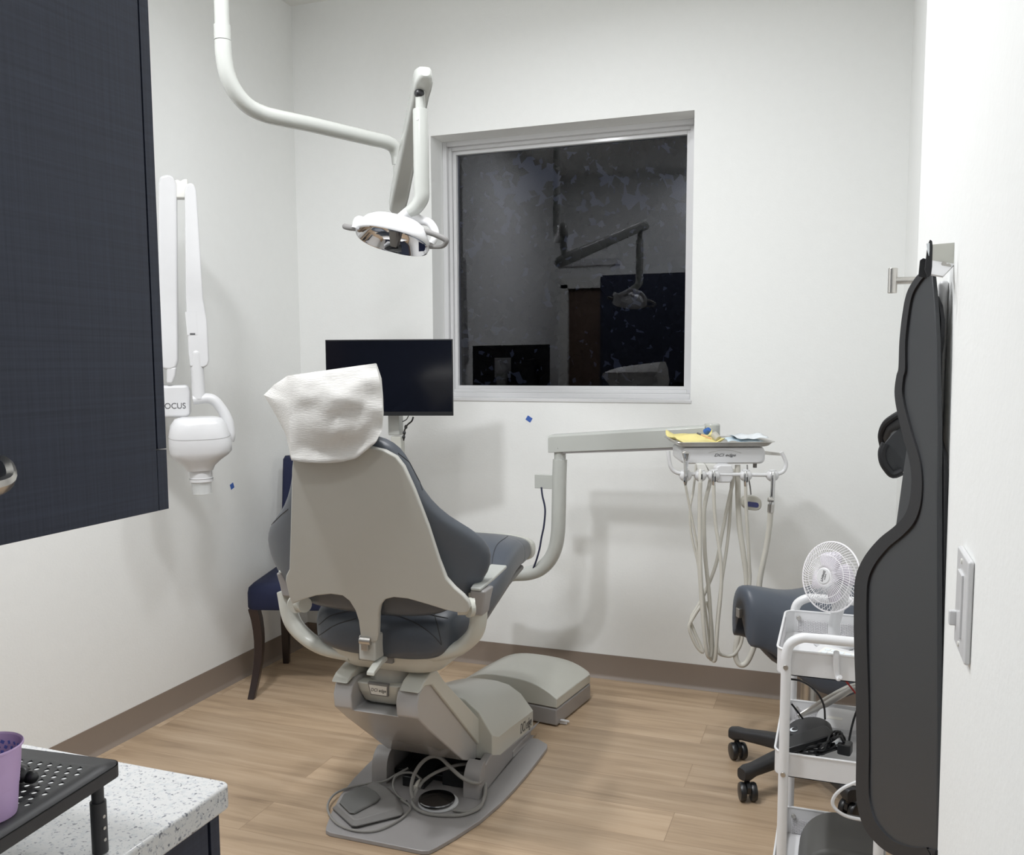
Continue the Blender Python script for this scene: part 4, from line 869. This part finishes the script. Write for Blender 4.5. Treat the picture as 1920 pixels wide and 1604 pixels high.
# ============================================================= SADDLE STOOL
SC = V((-.075, 3.06, 0))
st = thing('saddle_stool', 'dark blue-grey saddle stool on a black five-star base with casters', 'stool', SC)
for i in range(5):
    a = math.radians(156+72*i); d = V((math.cos(a), math.sin(a), 0)); w_ = V((-d.y, d.x, 0)); rings = []
    R_ = .265 if i not in (3, 4) else .235
    for t, hw, z0, z1 in ((.02, .030, .080, .140), (.08, .028, .084, .134), (.16, .024, .080, .124), (R_-.03, .021, .074, .112), (R_, .0235, .066, .110), (R_+.02, .018, .068, .106)):
        rings.append([SC+d*t+w_*x+V((0, 0, (z0+z1)/2+y)) for x, y in rrect(2*hw, z1-z0, .012, 3)])
    b = nb(); loft(b, rings); lg = obj('base_leg', b, 'matblack', st, smooth=50)
    cpos = SC+d*(R_-.004); ca_ = a+[.9, -.5, .4, 1.2, -.9][i]; e = V((math.cos(ca_), math.sin(ca_), 0)); f = V((-e.y, e.x, 0)); cw = cpos+f*.012
    b = nb(); cyl(b, cpos+V((0, 0, .03)), cpos+V((0, 0, .072)), .009, 10); 
    for s in (-1, 1): lathe(b, [(.018, 0), (.0275, .002), (.0300, .006), (.0300, .015), (.0275, .020), (.015, .0225)], axis_frame(V((cw.x, cw.y, .0302))+e*(.006*s if s > 0 else -.0065), e*s), 22)
    prism(b, [V((cw.x, cw.y, .0302))-e*.006+f*x+V((0, 0, z)) for x, z in ((-.026, .004), (-.024, .022), (0, .034), (.024, .022), (.020, 0))], e*.012)
    obj('caster', b, 'black', lg, smooth=45)
b = nb(); cyl(b, SC+V((0, 0, .08)), SC+V((0, 0, .16)), .034, 20, .03); obj('hub', b, 'matblack', st)
b = nb(); cyl(b, SC+V((0, 0, .15)), SC+V((0, 0, .40)), .025, 20); obj('gas_cylinder', b, 'steel', st)
b = nb(); cyl(b, SC+V((0, 0, .40)), SC+V((0, 0, .60)), .014, 16); obj('piston', b, 'chrome', st)
b = nb(); T_ = Matrix.Translation(SC) @ Matrix.Rotation(math.radians(32), 4, 'Z'); cbox(b, (-.03, 0, .592), (.26, .06, .014), T_); cbox(b, (-.215, 0, .592), (.09, .022, .030), T_); obj('seat_plate', b, 'steel', st, bevel=.002)
b = nb(); tube(b, [T_ @ V((-.14, -.014, .57)), T_ @ V((-.2, -.018, .566)), T_ @ V((-.235, -.02, .564))], .006, 8, 3); obj('height_lever', b, 'steel', st)
sa_ = math.radians(32); sd = V((math.cos(sa_), math.sin(sa_), 0)); sw = V((-sd.y, sd.x, 0)); rings = []
for t, hw, zt_, hh in ((-.250, .058, .668, .105), (-.243, .074, .678, .120), (-.22, .080, .680, .122), (-.17, .088, .670, .128), (-.11, .112, .655, .16), (-.04, .150, .648, .195), (.04, .185, .655, .21), (.11, .20, .670, .19), (.17, .18, .680, .16), (.205, .14, .684, .12)):
    r = []; n = 26
    for i in range(n+1):
        a = PI*(1.17-1.34*i/n); c, s = math.cos(a), math.sin(a); r.append(SC+sd*t+sw*(hw*math.copysign(abs(c)**.8, c))+V((0, 0, zt_-hh+hh*math.copysign(abs(s)**.85, s))))
    for i in range(n, -1, -1):
        a = PI*(1.17-1.34*i/n); c, s = math.cos(a), math.sin(a); k = .62 if t < -.1 else .8; r.append(SC+sd*t+sw*(hw*k*math.copysign(abs(c)**.8, c))+V((0, 0, zt_-hh+(hh-.035)*math.copysign(abs(s)**.85, s))))
    rings.append(r)
b = nb(); loft(b, rings); obj('saddle_seat', b, 'uphblue', st, smooth=75, subsurf=1)

# ============================================================= ROLLING CART
ct = thing('rolling_cart', 'white three-tier metal rolling utility cart beside the hanging apron', 'cart', (0, 2.27, 0))
CX0, CX1, CY0, CY1 = -.123, .132, 2.10, 2.45
PXL, PXR = -.101, .107
for y in (CY0-.008, CY1+.008):
    yy = y; ht = .778
    b = nb(); tube(b, [(PXL, yy, .06), (PXL, yy, .3), (PXL, yy, .55), (PXL, yy, ht-.12), (PXL, yy, ht-.075), (PXL, yy, ht-.045), (PXL+.008, yy, ht-.018), (PXL+.032, yy, ht-.002), (PXL+.06, yy, ht), (PXR-.06, yy, ht), (PXR-.032, yy, ht-.002), (PXR-.008, yy, ht-.018), (PXR, yy, ht-.045), (PXR, yy, ht-.075), (PXR, yy, ht-.12), (PXR, yy, .55), (PXR, yy, .3), (PXR, yy, .06)], .0115, 14, 5)
    fr = obj('frame_tube', b, 'whitemetal', ct)
    for x in (PXL, PXR):
        b = nb(); sgn = -1 if y < 2.2 else 1
        for zs in (.708, .455, .16): cyl(b, (x, yy+sgn*.0105, zs), (x, yy+sgn*.0145, zs), .0062, 12)
        if y > 2.2:
            for zs in (.725, .478, .178): cyl(b, (x+.012, CY1-.004, zs), (x+.012, CY1-.010, zs), .006, 10); 
        obj('screw', b, 'steel', fr, bevel=.001)
        b = nb(); cyl(b, (x, yy, .022), (x, yy, .06), .007, 10); lathe(b, [(.015, 0), (.022, .003), (.022, .015), (.015, .018)], axis_frame((x-.009, yy+.008, .022), (1, 0, 0)), 18); obj('caster', b, 'black', fr)
def wire_panel(bm, o, u, v, w_, h_, pitch=.0085, r=.0007):
    """expanded-metal diamonds in the u,v plane"""
    k = 1.9
    nlines = int((w_+h_*k)/pitch)+1
    for sgn in (1, -1):
        for i in range(nlines):
            x0 = -h_*k+i*pitch*1.0 if sgn > 0 else i*pitch*1.0
            a, c = (x0, 0), (x0+sgn*h_*k, h_)
            # clip to 0..w
            pts = []
            (xa, za), (xb, zb) = a, c
            for lim in (0, w_):
                pass
            def cl(x, z, x2, z2):
                if x < 0: t = (0-x)/(x2-x); return 0, z+(z2-z)*t
                if x > w_: t = (w_-x)/(x2-x); return w_, z+(z2-z)*t
                return x, z
            if (xa < 0 and xb < 0) or (xa > w_ and xb > w_): continue
            A = cl(xa, za, xb, zb); B = cl(xb, zb, xa, za)
            if abs(A[0]-B[0]) < 1e-4: continue
            pa, pb = V(o)+u*A[0]+v*A[1], V(o)+u*B[0]+v*B[1]; n = u.cross(v); d = (pb-pa).normalized(); s = n.cross(d)*r; n = n*r
            loft(bm, [[p+s+n, p-s+n, p-s-n, p+s-n] for p in (pa, pb)], False, False)
for z1, hh in ((.742, .058), (.498, .055), (.200, .075)):
    b = nb(); z0 = z1-hh; cxm, cym, w_, d_ = (CX0+CX1)/2, (CY0+CY1)/2, CX1-CX0, CY1-CY0
    ro = rrect(w_, d_, .03, 6); ri = rrect(w_-.004, d_-.004, .028, 6)
    loft(b, [[(cxm+x, cym+y, z0+.002) for x, y in ro], [(cxm+x, cym+y, z0) for x, y in ro], [(cxm+x, cym+y, z1) for x, y in ro], [(cxm+x, cym+y, z1) for x, y in ri], [(cxm+x, cym+y, z0+.002) for x, y in ri]], False, True)
    ty = obj('tray', b, 'whitemetal', ct, smooth=45)
    b = nb(); rr_ = rrect(w_-.001, d_-.001, .03, 6); p = [V((cxm+x, cym+y, z1)) for x, y in rr_]; tube(b, p+[p[0]], .0028, 8, 1); obj('rim', b, 'whitemetal', ty)
    b = nb(); ux, uy, uz = V((1, 0, 0)), V((0, 1, 0)), V((0, 0, 1))
    wire_panel(b, (CX0+.003, CY0+.03, z0+.004), uy, uz, d_-.06, hh-.016); wire_panel(b, (CX0+.03, CY1-.004, z0+.004), ux, uz, w_-.06, hh*.55)
    tag(obj('mesh_panel', b, 'grille', ty, smooth=180), kind='stuff')
b = nb(); tube(b, [(.006, CY0+.004, .735), (.006, CY0+.002, .748), (.006, CY0-.006, .747), (.006, CY0-.007, .725), (.009, CY0-.008, .70), (.013, CY0-.014, .693), (.016, CY0-.018, .699)], .004, 8, 4, flat=(1, 1.6)); tag(obj('hook', b, 'white'), 'white hook clipped over the front rim of the top cart tray', 'hook')
# fan on the top tray
TT = .742-.058+.003
fn = thing('desk_fan', 'small white wire-cage desk fan standing on the top cart tray', 'fan', (.02, 2.34, TT))
fc = Y_(1558, 1082, 2.31); fd = V((-.62, -.76, .19)).normalized(); FF = axis_frame(fc, fd)
R0 = .0855
b = nb(); lathe(b, [(.02, 0), (.05, .001), (.05, .008), (.042, .016), (.02, .02)], Matrix.Translation((fc.x+.012, 2.36, TT)), 24); fb = obj('base', b, 'white', fn)
b = nb(); tube(b, [(fc.x+.012, 2.36, TT+.015), (fc.x+.012, 2.362, TT+.06), FF @ V((0, 0, -.06)), FF @ V((0, 0, -.045))], [.016, .014, .018, .02], 14, 4); obj('neck', b, 'white', fn)
b = nb(); lathe(b, [(.012, -.07), (.024, -.06), (.026, -.03), (.022, -.018)], FF, 20); obj('motor', b, 'white', fn)
cage = nb()
def dome(r, front): 
    x = r/R0; return (.026*(1-x**2.6)**.8 if x < 1 else 0) if front else -.034*(1-x**3)**.8
for front, nw in ((True, 64), (False, 40)):
    for i in range(nw):
        a = 2*PI*i/nw; pts = []
        for j in range(8):
            r = .019+(R0-.019)*j/7; aa = a+(.28*(1-j/7) if front else 0); pts.append(FF @ V((r*math.cos(aa), r*math.sin(aa), dome(r, front))))
        tube(cage, pts, .00085, 4, 1)
for r, z, t in ((R0, 0, .0022), (.052, dome(.052, True), .0008), (.066, dome(.066, True), .0007), (.02, dome(.019, True), .001), (.052, dome(.052, False), .0008)):
    ps = [FF @ V((r*math.cos(2*PI*i/48), r*math.sin(2*PI*i/48), z)) for i in range(49)]; tube(cage, ps, t, 6, 1, False)
obj('cage', cage, 'grille', fn, smooth=180)
b = nb(); lathe(b, [(.0205, .020), (.0205, .026), (.018, .0285)], FF, 28); hb_ = obj('hub_badge', b, 'white', fn)
up2 = (FF.to_3x3() @ V((0, 1, 0))); rt2 = (FF.to_3x3() @ V((1, 0, 0))); 
tu = (UP-fd*UP.dot(fd)).normalized(); tr_ = tu.cross(fd)*1
xd = (tu*.97+tr_*.22).normalized(); yd = fd.cross(xd)
text('LIVING', .0088, FF @ V((0, 0, .0288)) , xd, yd, 'ink', hb_, shear=.1, bold=.0002)
text('ACCENTS', .0034, (FF @ V((0, 0, .0288)))-yd*.0065, xd, yd, 'ink', hb_)
b = nb()
for i in range(4):
    a = i*PI/2+.3; g = []
    for j in range(6):
        r = .012+.05*j/5; wd = .45+.35*math.sin(PI*j/5)
        g.append([FF @ V((r*math.cos(a+wd*k), r*math.sin(a+wd*k), -.006+.010*k)) for k in (-.8, -.3, .3, .8)])
    loft(b, g, False, False, False)
bl = obj('blades', b, 'fanblade', fn, smooth=180, solid=.001)
b = nb(); lathe(b, [(.013, -.016), (.014, .004), (.008, .01)], FF, 18); obj('blade_hub', b, 'fanblade', fn)
# keypad on the top tray
kp = thing('keypad', 'flat white keypad remote lying in the top cart tray under the fan', 'keypad', (.01, 2.2, TT))
KT = Matrix.Translation((.018, 2.20, TT+.008)) @ Matrix.Rotation(math.radians(-28), 4, 'Z') @ Matrix.Rotation(math.radians(9), 4, 'X')
b = nb(); slab(b, KT, .15, .085, .014, .014); kb = obj('housing', b, 'white', kp, bevel=.004, seg=3)
b = nb(); slab(b, KT @ Matrix.Translation((0, 0, .0142)), .112, .056, .005, .0007); obj('key_panel', b, 'offwhite', kp)
b = nb()
for i in range(6):
    for j in range(3): slab(b, KT @ Matrix.Translation((-.043+.0172*i, -.016+.016*j, .0148)), .013, .011, .002, .001)
tag(obj('keys', b, 'film', kp), kind='stuff')
# middle tray contents
MT = .498-.055+.003
ds = thing('black_device', 'round flat black device with pale crescent mark in the middle cart tray', 'device', (-.03, 2.26, MT))
DC = Y_(1514, 1362, 2.260); DTm = Matrix.Translation(DC) @ Matrix.Rotation(math.radians(-14), 4, 'Y') @ Matrix.Rotation(math.radians(9), 4, 'X')
b = nb(); lathe(b, [(.040, -.028), (.050, -.026), (.053, -.018), (.052, -.008), (.046, -.001), (.02, .0015), (.001, .0018)], DTm, 34, 1.05, .95); dsb = obj('housing', b, 'matblack', ds, smooth=40)
b = nb(); 
pts = [(.010*math.cos(a), .010*math.sin(a)) for a in [math.radians(40+28*i) for i in range(11)]]+[(.003+.0085*math.cos(a), .002+.0085*math.sin(a)) for a in [math.radians(320-28*i) for i in range(11)]]
prism(b, [DTm @ V((-.032+x, -.012+y, .0008)) for x, y in pts], DTm.to_3x3() @ V((0, 0, .0009))); obj('crescent_mark', b, 'film', dsb)
b = nb(); T_ = Matrix.Translation(Y_(1515, 1393, 2.192)) @ Matrix.Rotation(math.radians(24), 4, 'Z') @ Matrix.Rotation(math.radians(-16), 4, 'Y'); slab(b, T_, .12, .055, .012, .016); tag(obj('power_brick', b, 'black', bevel=.003), 'flat black power brick leaning below the round black device', 'power brick')
rtb = thing('white_router', 'small white oval router-like device at the back of the middle cart tray', 'device', (.05, 2.38, MT))
T_ = Matrix.Translation(Y_(1578, 1352, 2.370)) @ Matrix.Rotation(math.radians(-8), 4, 'Z') @ Matrix.Rotation(math.radians(28), 4, 'X'); b = nb()
loft(b, [[T_ @ V((.062*s*sup(2*PI*i/30, .7)[0], .035*s*sup(2*PI*i/30, .7)[1], z)) for i in range(30)] for z, s in ((-.014, .8), (-.008, .97), (0, 1), (.007, .95), (.011, .78), (.012, .4))]); rb_ = obj('housing', b, 'white', rtb)
b = nb(); slab(b, T_ @ Matrix.Translation((-.015, -.006, .0118)), .036, .009, .001, .0008); obj('label_plate', b, 'offwhite', rb_)
b = nb(); slab(b, T_ @ Matrix.Translation((.038, -.004, .0095)), .012, .008, .001, .0012); obj('port', b, 'hosedark', rb_)
b = nb(); T_ = Matrix.Translation(Y_(1584, 1413, 2.161)) @ Matrix.Rotation(math.radians(-12), 4, 'Z'); slab(b, T_, .030, .034, .006, .026); tag(obj('plug_adapter', b, 'black', bevel=.003), 'black plug adapter near the front rim of the middle cart tray', 'adapter')
b = nb(); T_ = Matrix.Translation(Y_(1588, 1425, 2.155)); slab(b, Matrix.Translation((T_.translation.x+.004, T_.translation.y, MT)), .05, .03, .01, .012); tag(obj('white_charger', b, 'white', bevel=.003), 'white charger under the black plug adapter in the middle cart tray', 'charger')
b = nb(); T_ = Matrix.Translation(Y_(1573, 1394, 2.161)) @ Matrix.Rotation(math.radians(-35), 4, 'Y') @ Matrix.Rotation(math.radians(60), 4, 'X'); slab(b, T_, .016, .011, .001, .001); tag(obj('cable_tag', b, 'film'), 'small white paper tag on the black cable bundle in the cart', 'tag')
b = nb(); random.seed(3)
for i in range(7):
    q = [(1488+random.uniform(-4, 10), 1412+random.uniform(-4, 6)), (1520+random.uniform(-6, 6), 1404+random.uniform(-8, 10)), (1545, 1400+random.uniform(-10, 14)), (1562+random.uniform(-4, 6), 1383+random.uniform(-8, 10)), (1574+random.uniform(-6, 6), 1378+random.uniform(-6, 6)), (1581+random.uniform(-6, 4), 1389+random.uniform(-6, 10)), (1560, 1402+random.uniform(-6, 6)), (1530, 1412+random.uniform(-4, 6))]
    tube(b, [Y_(*p, 2.165+random.uniform(-.012, .03)) for p in q], .0028, 7, 5)
tag(obj('cable_bundle', b, 'black'), 'tangled bundle of thin black cables in the middle cart tray', 'cable')
b = nb(); tube(b, [Y_(1482, 1274, 2.223), Y_(1500, 1277, 2.235), Y_(1520, 1288, 2.260), Y_(1536, 1305, 2.284), Y_(1545, 1325, 2.284), Y_(1547, 1350, 2.272)], .0026, 8, 6); tag(obj('arched_cable', b, 'black'), 'black cable arching behind the cart post above the middle tray', 'cable')
b = nb(); tube(b, [Y_(1483, 1319, 2.223), Y_(1494, 1333, 2.247), Y_(1505, 1348, 2.260)], .0026, 8, 4); tag(obj('short_cable', b, 'black'), 'short black cable dropping into the middle tray left of the round device', 'cable')
b = nb(); tube(b, [Y_(1616, 1318, 2.223), Y_(1606, 1335, 2.223), Y_(1598, 1360, 2.211), Y_(1592, 1390, 2.198), Y_(1590, 1408, 2.186)], .0026, 8, 5); tag(obj('adapter_cable', b, 'black'), 'black cable rising from the plug adapter towards the apron edge', 'cable')
b = nb(); tube(b, [Y_(1585, 1276, 2.284), Y_(1596, 1290, 2.284), Y_(1606, 1302, 2.296), Y_(1618, 1312, 2.309)], .0024, 8, 4); tag(obj('red_cord', b, 'red'), 'thin red cord hanging below the top cart tray', 'cord')
b = nb(); tube(b, [Y_(1497, 1344, 2.382), Y_(1540, 1322, 2.419), Y_(1575, 1302, 2.456), Y_(1600, 1290, 2.481), Y_(1640, 1284, 2.493)], [.006, .013, .013, .011, .011], 12, 5, flat=(.7, 1)); tag(obj('metal_rod', b, 'steel'), 'silver metal rod leaning diagonally in the middle cart tray', 'rod')
b = nb(); tube(b, [Y_(1625, 1461, 2.051), Y_(1606, 1467, 2.045), Y_(1582, 1478, 2.039), Y_(1566, 1492, 2.039), Y_(1561, 1507, 2.039), Y_(1570, 1521, 2.039), Y_(1590, 1532, 2.045), Y_(1620, 1538, 2.051), Y_(1640, 1538, 2.057)], .0038, 10, 6); tag(obj('white_cable', b, 'white'), 'white cable looping out below the middle cart tray', 'cable')
BT = .200-.075+.003
b = nb(); T_ = Matrix.Translation((.045, 2.275, BT)); prism(b, [T_ @ V(p) for p in [(-.118, -.10, .0), (.07, -.10, .0), (.07, -.10, .118)]+[(-.02-.095*math.sin(math.radians(a)), -.10, .018+.100*math.cos(math.radians(a))) for a in range(0, 91, 9)]], (0, .2, 0)); bmesh.ops.rotate(b, verts=b.verts[:], cent=(.045, 2.275, BT), matrix=Matrix.Rotation(math.radians(0), 3, 'Z'))
tag(obj('storage_bin', b, 'bin', bevel=.012, seg=4), 'dark grey rounded case filling the bottom cart tray', 'case')

# ==================================================== APRONS ON RIGHT WALL
AO, A1 = V((.118, 1.40, 0)), V((.022, 1.77, 0)); an_ = V((A1.y-AO.y, -(A1.x-AO.x), 0)).normalized()
if an_.dot(CAM-AO) < 0: an_ = -an_
def AP(px, py, off=0): return P_(px, py, AO+an_*off, an_)
br = thing('apron_hanger', 'white folded metal apron hanger bracket on the right wall', 'hanger', (XN, 1.42, 1.5))
BYh = 1.412
b = nb(); prism(b, [Y_(*q, BYh) for q in ((1744, 459), (1791.5, 455), (1791.5, 495), (1744, 488))], (0, .003, 0)); obj('back_plate', b, 'light', br)
b = nb(); pl = [Y_(*q, BYh) for q in ((1744, 488), (1790, 495), (1768, 518), (1746, 514))]; pl[2] += V((-.0, -.03, 0)); pl[3] += V((0, -.03, 0)); pl[2] = Y_(1768, 518, BYh-.03); pl[3] = Y_(1746, 514, BYh-.03)
prism(b, pl, (0, .002, -.002)); obj('folded_lip', b, 'white', br)
b = nb()
for q in ((1770, 495), (1778, 499)): cyl(b, Y_(*q, BYh-.008), Y_(*q, BYh-.003), .0035, 10)
obj('screw', b, 'steel', br)
b = nb(); prism(b, [(XN, BYh+.045, .35), (XN-.013, BYh+.045, .35), (XN-.013, BYh+.075, .35), (XN, BYh+.075, .35)], (0, 0, Y_(1768, 520, BYh).z-.35)); obj('wall_rail', b, 'white', br, bevel=.006)
hk = thing('wall_hook', 'brushed steel T-shaped hook projecting from the right wall above the aprons', 'hook', (XN, 1.8, 1.56))
p = Y_(1674, 527, 1.80); wx = XN
b = nb(); cyl(b, (p.x, 1.8, p.z), (wx, 1.8, p.z), .0065, 16); cyl(b, (wx-.004, 1.8, p.z), (wx, 1.8, p.z), .018, 20); obj('stem', b, 'steel', hk)
b = nb(); cyl(b, (p.x, 1.8, Y_(1674, 550, 1.8).z), (p.x, 1.8, Y_(1674, 503, 1.8).z), .0082, 18); obj('crossbar', b, 'steel', hk, bevel=.001)
edge = [(1741, 505), (1731, 512), (1718, 528), (1706, 552), (1699, 590), (1694, 640), (1692, 690), (1688, 705), (1684, 735), (1687, 765), (1693, 795), (1700, 825), (1708, 855), (1713, 885), (1713, 915), (1709, 945), (1699, 970), (1680, 990), (1655, 1010), (1633, 1035), (1618, 1060), (1610, 1085), (1607.5, 1120), (1608, 1200), (1610, 1300), (1610, 1400), (1609, 1470), (1612, 1510), (1622, 1545), (1640, 1572), (1664, 1594), (1690, 1606), (1720, 1612), (1752, 1610), (1757, 1595)]
rightE = [(1758, 1500), (1758, 1300), (1758, 1000), (1758, 800), (1757, 640), (1754, 590), (1750, 545), (1746, 512)]
ap = thing('lead_apron', 'grey x-ray lead apron with black binding hanging from the wall bracket', 'apron', AP(1700, 505))
def wav(p, px, py): return p+an_*(.0012*math.sin(py*.012))
pts = [wav(AP(*q), *q) for q in edge+rightE]
inner_c = V((0, 0, 0))
b = nb(); prism(b, pts, -an_*.007); obj('apron_body', b, 'apron', ap, smooth=30, bevel=.002)
bind = [V(p) for p in pts[:len(edge)]]; wl = [0]*len(edge)
b = nb(); N = len(bind)
def bw(i):
    py = edge[i][1]; return 9+ (13 if py > 900 else 3)*min(1, max(0, (py-480)/500)) + (3 if py > 1000 else 0)
rows = []
sp_e = spline([V((x, y, 0)) for x, y in edge], 4); 
for i, q in enumerate(sp_e):
    t = (sp_e[min(i+1, len(sp_e)-1)]-sp_e[max(i-1, 0)]).normalized(); nn = V((t.y, -t.x, 0)); k = 9+13*min(1, max(0, (q.y-640)/380))
    if q.y > 1500: k = 22
    o0, i0 = q-nn*2.0, q+nn*k
    a_, c_ = wav(AP(o0.x, o0.y), q.x, q.y), wav(AP(i0.x, i0.y), q.x, q.y)
    rows.append([a_+an_*.0035, c_+an_*.0035, c_-an_*.0095, a_-an_*.0095])
loft(b, rows); obj('binding', b, 'binding', ap, smooth=40, bevel=.001)
b = nb(); prism(b, [Y_(*q, 1.36) for q in ((1738, 470), (1741, 456), (1744, 449), (1748, 452), (1749, 462), (1748, 500), (1746, 516), (1740, 520), (1734, 505))], (0, .006, 0)); prism(b, [Y_(*q, 1.372) for q in ((1725, 488), (1731, 484), (1738, 486), (1738, 522), (1722, 518))], (0, .005, 0)); obj('hanging_strap', b, 'binding', ap, bevel=.001)
b = nb(); prism(b, [Y_(*q, 1.355) for q in ((1737, 457), (1743, 456), (1743, 470), (1742, 480), (1739, 470))], (0, .003, 0)); obj('clip', b, 'film', ap)
bk = [(1752, 555), (1760, 572), (1764, 600), (1763, 640), (1759, 665), (1757, 820), (1762, 830), (1768, 850), (1771, 890), (1770, 1000), (1768, 1200), (1763, 1450), (1759, 1592), (1752, 1592), (1750, 560)]
b = nb(); prism(b, [P_(px, py, AO+V((0, .03, 0)), an_) for px, py in bk], -an_*.006); tag(obj('back_apron', b, 'binding', bevel=.001), 'second black apron hanging behind the grey apron against the wall', 'apron')
# curled thyroid collar poking out behind the apron
to = V((.075, 1.80, 0))
def TP(px, py, y): return Y_(px, py, y)
cl = thing('thyroid_collar', 'black-edged curled thyroid collar poking out left of the grey apron', 'collar', TP(1670, 830, 1.8))
g = []
for (ax_, ay_), (bx2, by2), y in (((1694, 772), (1700, 800), 1.80), ((1676, 782), (1690, 800), 1.805), ((1660, 795), (1672, 812), 1.82), ((1652, 815), (1664, 828), 1.84), ((1654, 838), (1662, 832), 1.86), ((1664, 825), (1672, 822), 1.875), ((1680, 806), (1690, 812), 1.88)):
    g.append([TP(ax_, ay_, y), TP(bx2, by2, y-.01)])
b = nb(); loft(b, g, False, False, False); obj('upper_flap', b, 'apron', cl, smooth=180, solid=.006)
b = nb(); tube(b, [TP(1694, 772, 1.798), TP(1676, 782, 1.80), TP(1660, 795, 1.815), TP(1652, 815, 1.835), TP(1655, 837, 1.85)], .006, 8, 5); obj('binding', b, 'binding', cl)
lo_ = [(1700, 792), (1688, 800), (1672, 815), (1660, 830), (1655, 848), (1656, 865), (1664, 880), (1675, 893), (1690, 886), (1705, 885)]
b = nb(); prism(b, [TP(*q, 1.80) for q in lo_], (0, .006, 0)); obj('lower_flap', b, 'apron', cl, bevel=.002)
b = nb(); tube(b, [TP(*q, 1.798) for q in ((1660, 832), (1654, 848), (1656, 866), (1664, 880), (1675, 890), (1692, 884))], .0075, 8, 4); obj('binding', b, 'binding', cl)
# lower part of the collar-side sheet behind the apron (shows grey between binding edges)
b = nb(); prism(b, [AP(*q, -.03) for q in ((1716, 800), (1700, 840), (1694, 880), (1686, 940), (1679, 990), (1668, 1030), (1740, 1030), (1745, 800))], -an_*.005); tag(obj('folded_apron', b, 'apron', bevel=.001), 'grey inner fold of an apron showing left of the black binding', 'apron')
# switch plate
SP_Y0, SP_Y1 = 1.08, 1.175; z1, z0 = 1.181, 1.064
sw_ = thing('light_switch', 'white rocker switch plate with slide dimmer on the right wall', 'light switch', (XN, 1.128, 1.06))
b = nb(); box(b, (XN-.007, SP_Y0, z0), (XN, SP_Y1, z1)); pl_ = obj('plate', b, 'white', sw_, bevel=.003)
b = nb(); box(b, (XN-.0095, SP_Y0+.028, z0+.022), (XN-.006, SP_Y1-.030, z1-.022)); obj('rocker', b, 'white', sw_, bevel=.001)
b = nb(); box(b, (XN-.017, SP_Y1-.036, z0+.028), (XN-.008, SP_Y1-.028, z0+.046)); obj('slider', b, 'white', sw_, bevel=.002)
b = nb()
for z in (z0+.010, z1-.010): cyl(b, (XN-.0082, SP_Y1-.045, z), (XN-.0066, SP_Y1-.045, z), .003, 10)
obj('screw', b, 'offwhite', sw_)
# scraps of blue tape
p = Y_(992, 786, YB)
b = nb(); cbox(b, (0, 0, 0), (.026, .0008, .022), Matrix.Translation((p.x, YB-.0006, p.z)) @ Matrix.Rotation(math.radians(32), 4, 'Y')); tag(obj('tape_scrap', b, 'tape'), 'small square of blue tape stuck on the wall below the window', 'tape')
p = X_(435, 912, XL)
b = nb(); cbox(b, (0, 0, 0), (.0008, .024, .024), Matrix.Translation((XL+.0006, p.y, p.z)) @ Matrix.Rotation(math.radians(20), 4, 'X')); tag(obj('tape_scrap', b, 'tape'), 'tiny scrap of blue tape on the left wall below the x-ray head', 'tape')

# =================================================================== LIGHTS
def area(name, loc, size, power, spread, col=(.955, .972, 1), target=None):
    l = bpy.data.lights.new(name, 'AREA'); l.shape = 'DISK'; l.size = size; l.energy = power; l.spread = math.radians(spread); l.color = col
    o = bpy.data.objects.new(name, l); COL.objects.link(o); o.location = loc; return o
area('downlight', (-1.65, 1.35, ZC-.02), .24, 42, 178)
area('downlight', (-.95, 1.8, ZC-.02), .24, 19, 178)
area('downlight', (-1.05, .22, ZC-.02), .24, 11, 178)
area('downlight', (-.9, 2.65, ZC-.02), .24, 12, 160)
w = bpy.data.worlds.new('dusk'); scene.world = w; w.use_nodes = True; nt = w.node_tree; bg = nt.nodes['Background']
tc = nt.nodes.new('ShaderNodeTexCoord'); sx = nt.nodes.new('ShaderNodeSeparateXYZ'); nt.links.new(tc.outputs['Generated'], sx.inputs[0])
rp = nt.nodes.new('ShaderNodeValToRGB'); rp.color_ramp.elements[0].position = .47; rp.color_ramp.elements[0].color = (.004, .005, .008, 1); rp.color_ramp.elements[1].position = .62; rp.color_ramp.elements[1].color = (.017, .020, .034, 1)
mpn = nt.nodes.new('ShaderNodeMath'); mpn.operation = 'MULTIPLY_ADD'; mpn.inputs[1].default_value = .5; mpn.inputs[2].default_value = .5
nt.links.new(sx.outputs['Z'], mpn.inputs[0]); nt.links.new(mpn.outputs[0], rp.inputs[0]); nt.links.new(rp.outputs[0], bg.inputs['Color']); bg.inputs['Strength'].default_value = 1
scene.view_settings.view_transform = 'Standard'; scene.view_settings.look = 'None'; scene.view_settings.exposure = 0; scene.view_settings.gamma = 1.12
scene.cycles.max_bounces = 10; scene.cycles.diffuse_bounces = 6
